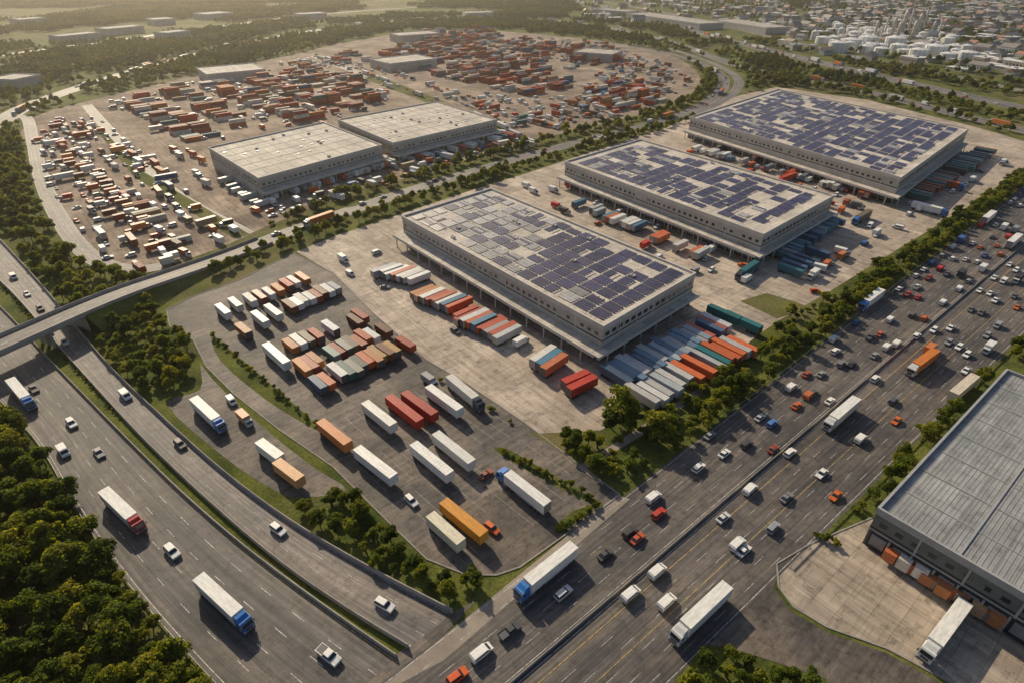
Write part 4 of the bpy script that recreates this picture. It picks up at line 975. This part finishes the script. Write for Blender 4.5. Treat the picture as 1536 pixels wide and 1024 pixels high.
area([(1470, 540), (1536, 480), (1600, 420), (1640, 440), (1560, 540), (1490, 550)], 4.0, .5, .8, .2, 1.0)
EXCL_keep = EXCL
EXCL = [e for e in EXCL_keep if len(e) > 40 or (len(e) == 4)]
area(lawn, 4.4, .4, .8, .5, .62, name='verge_planting', r=1.0)
for u, v, s in ((930, 632, 1.35), (915, 640, 1.1), (945, 640, 1.2), (985, 660, 1.15), (1000, 655, 1.0), (970, 662, .9), (862, 672, .8), (875, 684, .6), (850, 660, .6), (1062, 628, .8), (1080, 610, .9), (1100, 595, .95), (1120, 580, .9), (1040, 640, .7), (1185, 475, .6)):
    x, y = G(u, v); tree(x, y, s)
line([(1000, 672), (1160, 555), (1300, 448), (1536, 272), (1640, 190)], 3.8, .5, .85, 1.5, .15, .05)
line([(1090, 590), (1160, 535), (1300, 432), (1536, 262)], 4.8, .5, .9, 2, .1, .15)
line([(495, 298), (545, 292)], 5, .8, 1.1, 3, .1, 0)
EXCL = [e for e in EXCL_keep if len(e) > 60]
line([(255, 432), (340, 405), (430, 372), (520, 338), (620, 304), (710, 275), (800, 247), (890, 222), (970, 200), (1045, 178)], 3.8, .55, .85, 1.6, .2, .03)
line([(255, 428), (430, 362), (620, 297), (800, 243), (970, 197)], 5, .45, .75, 1.6, .4, .15)
line([(340, 362), (430, 330), (520, 300), (620, 268), (710, 243), (800, 218), (890, 196), (970, 177), (1030, 155), (1060, 130)], 4, .55, .85, 1.8, .25, .05)
line([(1050, 160), (1068, 135), (1062, 115), (1000, 88), (900, 70), (780, 52)], 6, .7, 1.1, 3, .1, .1)
line([(560, 112), (660, 152), (780, 203)], 6, .4, .7, 1.5, .4, .2)
line([(145, 188), (205, 258), (270, 305), (360, 355)], 5, .35, .6, 1.5, .5, .2)
EXCL = EXCL_keep
for (u1, v1, u2, v2, n) in ((318, 505, 475, 638, 22), (748, 676, 890, 750, 16), (838, 796, 900, 756, 14), (640, 560, 780, 640, 5), (1218, 800, 1262, 822, 5)):
    for i in range(n):
        t = (i + U(0, .8)) / n; x, y = G(u1 + (u2 - u1) * t, v1 + (v2 - v1) * t); shrub(x + U(-.5, .5), y + U(-.5, .5), U(.45, .95))
for i in range(90):
    q = 60 + i * 2.6 + U(-1, 1)
    if q > H2.len - 8: break
    p = H2.at(q, -.07)
    if not blocked(np.array([p.x]), np.array([p.y]), .3)[0]: shrub(p.x, p.y, U(.3, .6))

# mid + far forest
sp = 42
xs = np.arange(-2300, 2500, sp); ys = np.arange(330, 2900, sp)
X, Y = np.meshgrid(xs, ys); X = X.ravel() + np.random.uniform(-8, 8, X.size); Y = Y.ravel() + np.random.uniform(-8, 8, Y.size)
vis = np.abs(X) < Y * 1.02 + 120
X = X[vis]; Y = Y[vis]
TOWN = [polyarr([G(*p) for p in q]) for q in ([(1160, 72), (1200, 25), (1230, -8), (1700, -12), (1900, 150), (1536, 120), (1300, 96)], [(860, 30), (880, 2), (1180, 2), (1200, 45), (1100, 48)])]
FIELD = [polyarr([G(*p) for p in q]) for q in ([(1090, 75), (1250, 112), (1536, 175), (1536, 150), (1300, 105), (1120, 70)], [(100, 350), (140, 400), (180, 420), (120, 340)], [(-50, 75), (200, 52), (330, 35), (300, 26), (100, 45), (-60, 62)], [(420, 40), (600, 22), (760, 22), (740, 14), (560, 12)])]
bl = blocked(X, Y, 24, 8) | blocked(X, Y, 10, 4, TOWN + FIELD) | blocked(X, Y, 12, 6)
farroot = empty('distant_forest')
cnt = 0
for x, y, b in zip(X, Y, bl):
    n1 = mnoise.noise(Vector((x * .0045, y * .003, 3)))
    if n1 > .22: continue
    if not b:
        obj('forest_patch', random.choice(PATCH), (x, y, 0), random.choice([0, 1.57, 3.14, 4.71]) + U(-.2, .2), sc=U(.95, 1.1), parent=farroot); cnt += 1
sp = 8.5
xs = np.arange(-700, 900, sp); ys = np.arange(330, 1000, sp)
Xs, Ys = np.meshgrid(xs, ys); Xs = Xs.ravel() + np.random.uniform(-4, 4, Xs.size); Ys = Ys.ravel() + np.random.uniform(-4, 4, Ys.size)
v = np.abs(Xs) < Ys * .95 + 60; Xs = Xs[v]; Ys = Ys[v]
ok = ~blocked(Xs, Ys, 3) & ~blocked(Xs, Ys, 0, 4, TOWN + FIELD); Xs = Xs[ok]; Ys = Ys[ok]
px_ = X[~bl]; py_ = Y[~bl]
fr = empty('roadside_woodland')
for x, y in zip(Xs, Ys):
    if px_.size and np.min(np.abs(px_ - x) + np.abs(py_ - y)) < 27: continue
    if mnoise.noise(Vector((x * .02, y * .02, 5))) > .22: continue
    tree(x, y, U(.6, 1.1), fr)
print('trees', NT[0], 'patches', cnt, 'objects', len(bpy.data.objects))

# ------------------------------------------------------------------ town + industry
def house(i):
    rs = random.Random(i); b = MB(); l = rs.uniform(9, 24); w = rs.uniform(7, 14); h = rs.uniform(4, 9)
    b.box(-l / 2, l / 2, -w / 2, w / 2, 0, h, 0)
    for s in (-1, 1):
        for k in range(int(l / 3)): b.box(-l / 2 + 1 + k * 3, -l / 2 + 2.4 + k * 3, s * w / 2 - .04, s * w / 2 + .04, h * .45, h * .75, 2)
    if i % 2:
        b.add([(-l / 2 - .4, -w / 2 - .4, h), (l / 2 + .4, -w / 2 - .4, h), (l / 2 + .4, w / 2 + .4, h), (-l / 2 - .4, w / 2 + .4, h), (-l / 2 - .4, 0, h + w * .28), (l / 2 + .4, 0, h + w * .28)], [(0, 1, 5, 4), (2, 3, 4, 5), (1, 2, 5), (3, 0, 4)], 1)
    else:
        b.box(-l / 2 - .2, l / 2 + .2, -w / 2 - .2, w / 2 + .2, h, h + .5, 1); b.box(-l / 4, -l / 4 + 3, -2, 1, h + .5, h + 1.8, 0)
    m1 = plain('render_wall', rs.choice([(.5, .48, .45), (.38, .32, .27), (.58, .56, .54)]), .8)
    m2 = plain('roof_cover', [(.7, .69, .67), (.2, .19, .19), (.72, .71, .70), (.34, .15, .10), (.5, .51, .53), (.25, .22, .2), (.8, .79, .77), (.28, .2, .16)][i % 8], .6)
    return b.mesh('town_building', [m1, m2, M_glass])
HS = [house(i) for i in range(8)]
tk = MB(); tk.cyl(0, 0, 0, 9, 9, 9, 24, 0); tk.cyl(0, 0, 9, 10.6, 9, 2.0, 24, 0); tk.cyl(0, 0, 10.6, 10.9, 2, 1.5, 12, 1)
for i in range(12): a = i * 6.283 / 12; tk.box(9.05 * math.cos(a) - .1, 9.05 * math.cos(a) + .1, 9.05 * math.sin(a) - .1, 9.05 * math.sin(a) + .1, 0, 10, 1)
TK = tk.mesh('storage_tank', [plain('tank_white', (.84, .82, .79), .5), M_galv])
tw = MB(); tw.cyl(0, 0, 0, 30, 3.0, 2.8, 12, 0); tw.cyl(0, 0, 30, 34, 2.8, .8, 12, 0)
for z in range(5, 30, 5): tw.cyl(0, 0, z, z + .5, 4.2, 4.2, 12, 1)
for sx in (-4.0, 4.0):
    for sy in (-4.0, 4.0): tw.box(sx - .3, sx + .3, sy - .3, sy + .3, 0, 32, 1)
TW = tw.mesh('refinery_tower', [plain('tower_steel', (.72, .64, .54), .5), M_galv])
ch = MB(); ch.cyl(0, 0, 0, 48, 2.6, 1.8, 12, 0); ch.cyl(0, 0, 44, 46, 2.3, 2.3, 12, 1); ch.cyl(0, 0, 0, 5, 4, 3.4, 12, 0)
CH = ch.mesh('chimney', [plain('chimney_concrete', (.7, .64, .58), .8), M_lampr])
IND = polyarr([G(*p) for p in [(1215, 70), (1230, 40), (1420, 55), (1480, 95), (1400, 92), (1300, 88)]])
for ti, tp in enumerate(TOWN):
    lo = tp.min(0); hi = tp.max(0); s_ = 23 if ti == 0 else 36
    for x in np.arange(lo[0], min(hi[0], 2300), s_):
        for y in np.arange(lo[1], min(hi[1], 2400), s_):
            xx = x + U(-7, 7); yy = y + U(-7, 7)
            if abs(xx) > yy * 1.0 + 80: continue
            if pip1(tp, xx, yy) and not blocked(np.array([xx]), np.array([yy]), 12)[0]:
                ind = pip1(IND, xx, yy)
                if ind and R() < .42:
                    obj('storage_tank', TK, (xx, yy, 0), U(0, 3), sc=(U(.5, 1.2),) * 2 + (U(.6, 1.3),)); continue
                if R() < (.55 if ind else .6): obj('town_building', random.choice(HS), (xx, yy, 0), .3 + random.choice([0, 1.57]) + U(-.1, .1), sc=(U(.7, 1.35), U(.7, 1.2), U(.7, 1.3)))
                elif R() < .85: tree(xx, yy, 1.2); tree(xx + 9, yy + 6, 1.0); tree(xx - 7, yy + 8, 1.1)
for u, v in ((1255, 78), (1275, 74), (1297, 80), (1320, 84), (1345, 80), (1380, 80), (1400, 86), (1385, 72), (1430, 90), (1300, 70), (1340, 72)):
    x, y = G(u, v); obj('storage_tank', TK, (x, y, 0), U(0, 3), sc=U(.9, 1.5))
for u, v, m, nm, s in ((1335, 60, TW, 'refinery_tower', .9), (1350, 56, TW, 'refinery_tower', 1.1), (1372, 58, TW, 'refinery_tower', 1.0), (1360, 52, CH, 'chimney', .85), (1382, 50, CH, 'chimney', .8), (1325, 56, CH, 'chimney', .65), (1310, 60, TW, 'refinery_tower', .75), (1395, 60, TW, 'refinery_tower', .75), (1343, 64, TW, 'refinery_tower', .8), (1365, 66, TW, 'refinery_tower', .9), (1318, 66, CH, 'chimney', .5), (1405, 58, CH, 'chimney', .6)):
    x, y = G(u, v); obj(nm, m, (x, y, 0), U(0, 3), sc=s)

# ------------------------------------------------------------------ haze, sky, sun, camera
hz = MB(); hz.box(-5200, 5200, -400, 7000, -2, 220)
hm = bpy.data.materials.new('haze'); hm.use_nodes = True; nt = hm.node_tree; nt.nodes.clear()
o = nt.nodes.new('ShaderNodeOutputMaterial'); vs = nt.nodes.new('ShaderNodeVolumeScatter')
vs.inputs['Color'].default_value = (1, .93, .84, 1); vs.inputs['Density'].default_value = .00012; vs.inputs['Anisotropy'].default_value = .74
nt.links.new(vs.outputs[0], o.inputs['Volume'])
obj('haze', hz.mesh('haze', [hm]))

EL = math.radians(30); AZ = math.radians(-28)
w = bpy.data.worlds.new('World'); scene.world = w; w.use_nodes = True; nt = w.node_tree
bg = nt.nodes['Background']; sk = nt.nodes.new('ShaderNodeTexSky'); sk.sky_type = 'NISHITA'; sk.sun_disc = False
sk.sun_elevation = EL; sk.sun_rotation = AZ % (2 * math.pi); sk.dust_density = 2.0; sk.air_density = 1.0
nt.links.new(sk.outputs[0], bg.inputs[0]); bg.inputs[1].default_value = .088
sl = bpy.data.lights.new('sun', 'SUN'); sl.energy = 5.0; sl.angle = math.radians(.5); sl.color = (1, .85, .61)
so = bpy.data.objects.new('sun', sl); COL.objects.link(so)
dv = Vector((math.sin(AZ) * math.cos(EL), math.cos(AZ) * math.cos(EL), math.sin(EL)))
so.rotation_euler = dv.to_track_quat('Z', 'Y').to_euler(); so.location = (0, 0, 300)
cam = bpy.data.cameras.new('camera'); cam.sensor_width = 36; cam.lens = 36 * FPX / 1536; cam.clip_end = 20000; cam.clip_start = 1
co = bpy.data.objects.new('camera', cam); COL.objects.link(co); co.location = (0, 0, CAM_H); co.rotation_euler = (math.pi / 2 - PITCH, 0, 0)
scene.camera = co
scene.view_settings.view_transform = 'Standard'; scene.view_settings.look = 'None'; scene.view_settings.exposure = 0
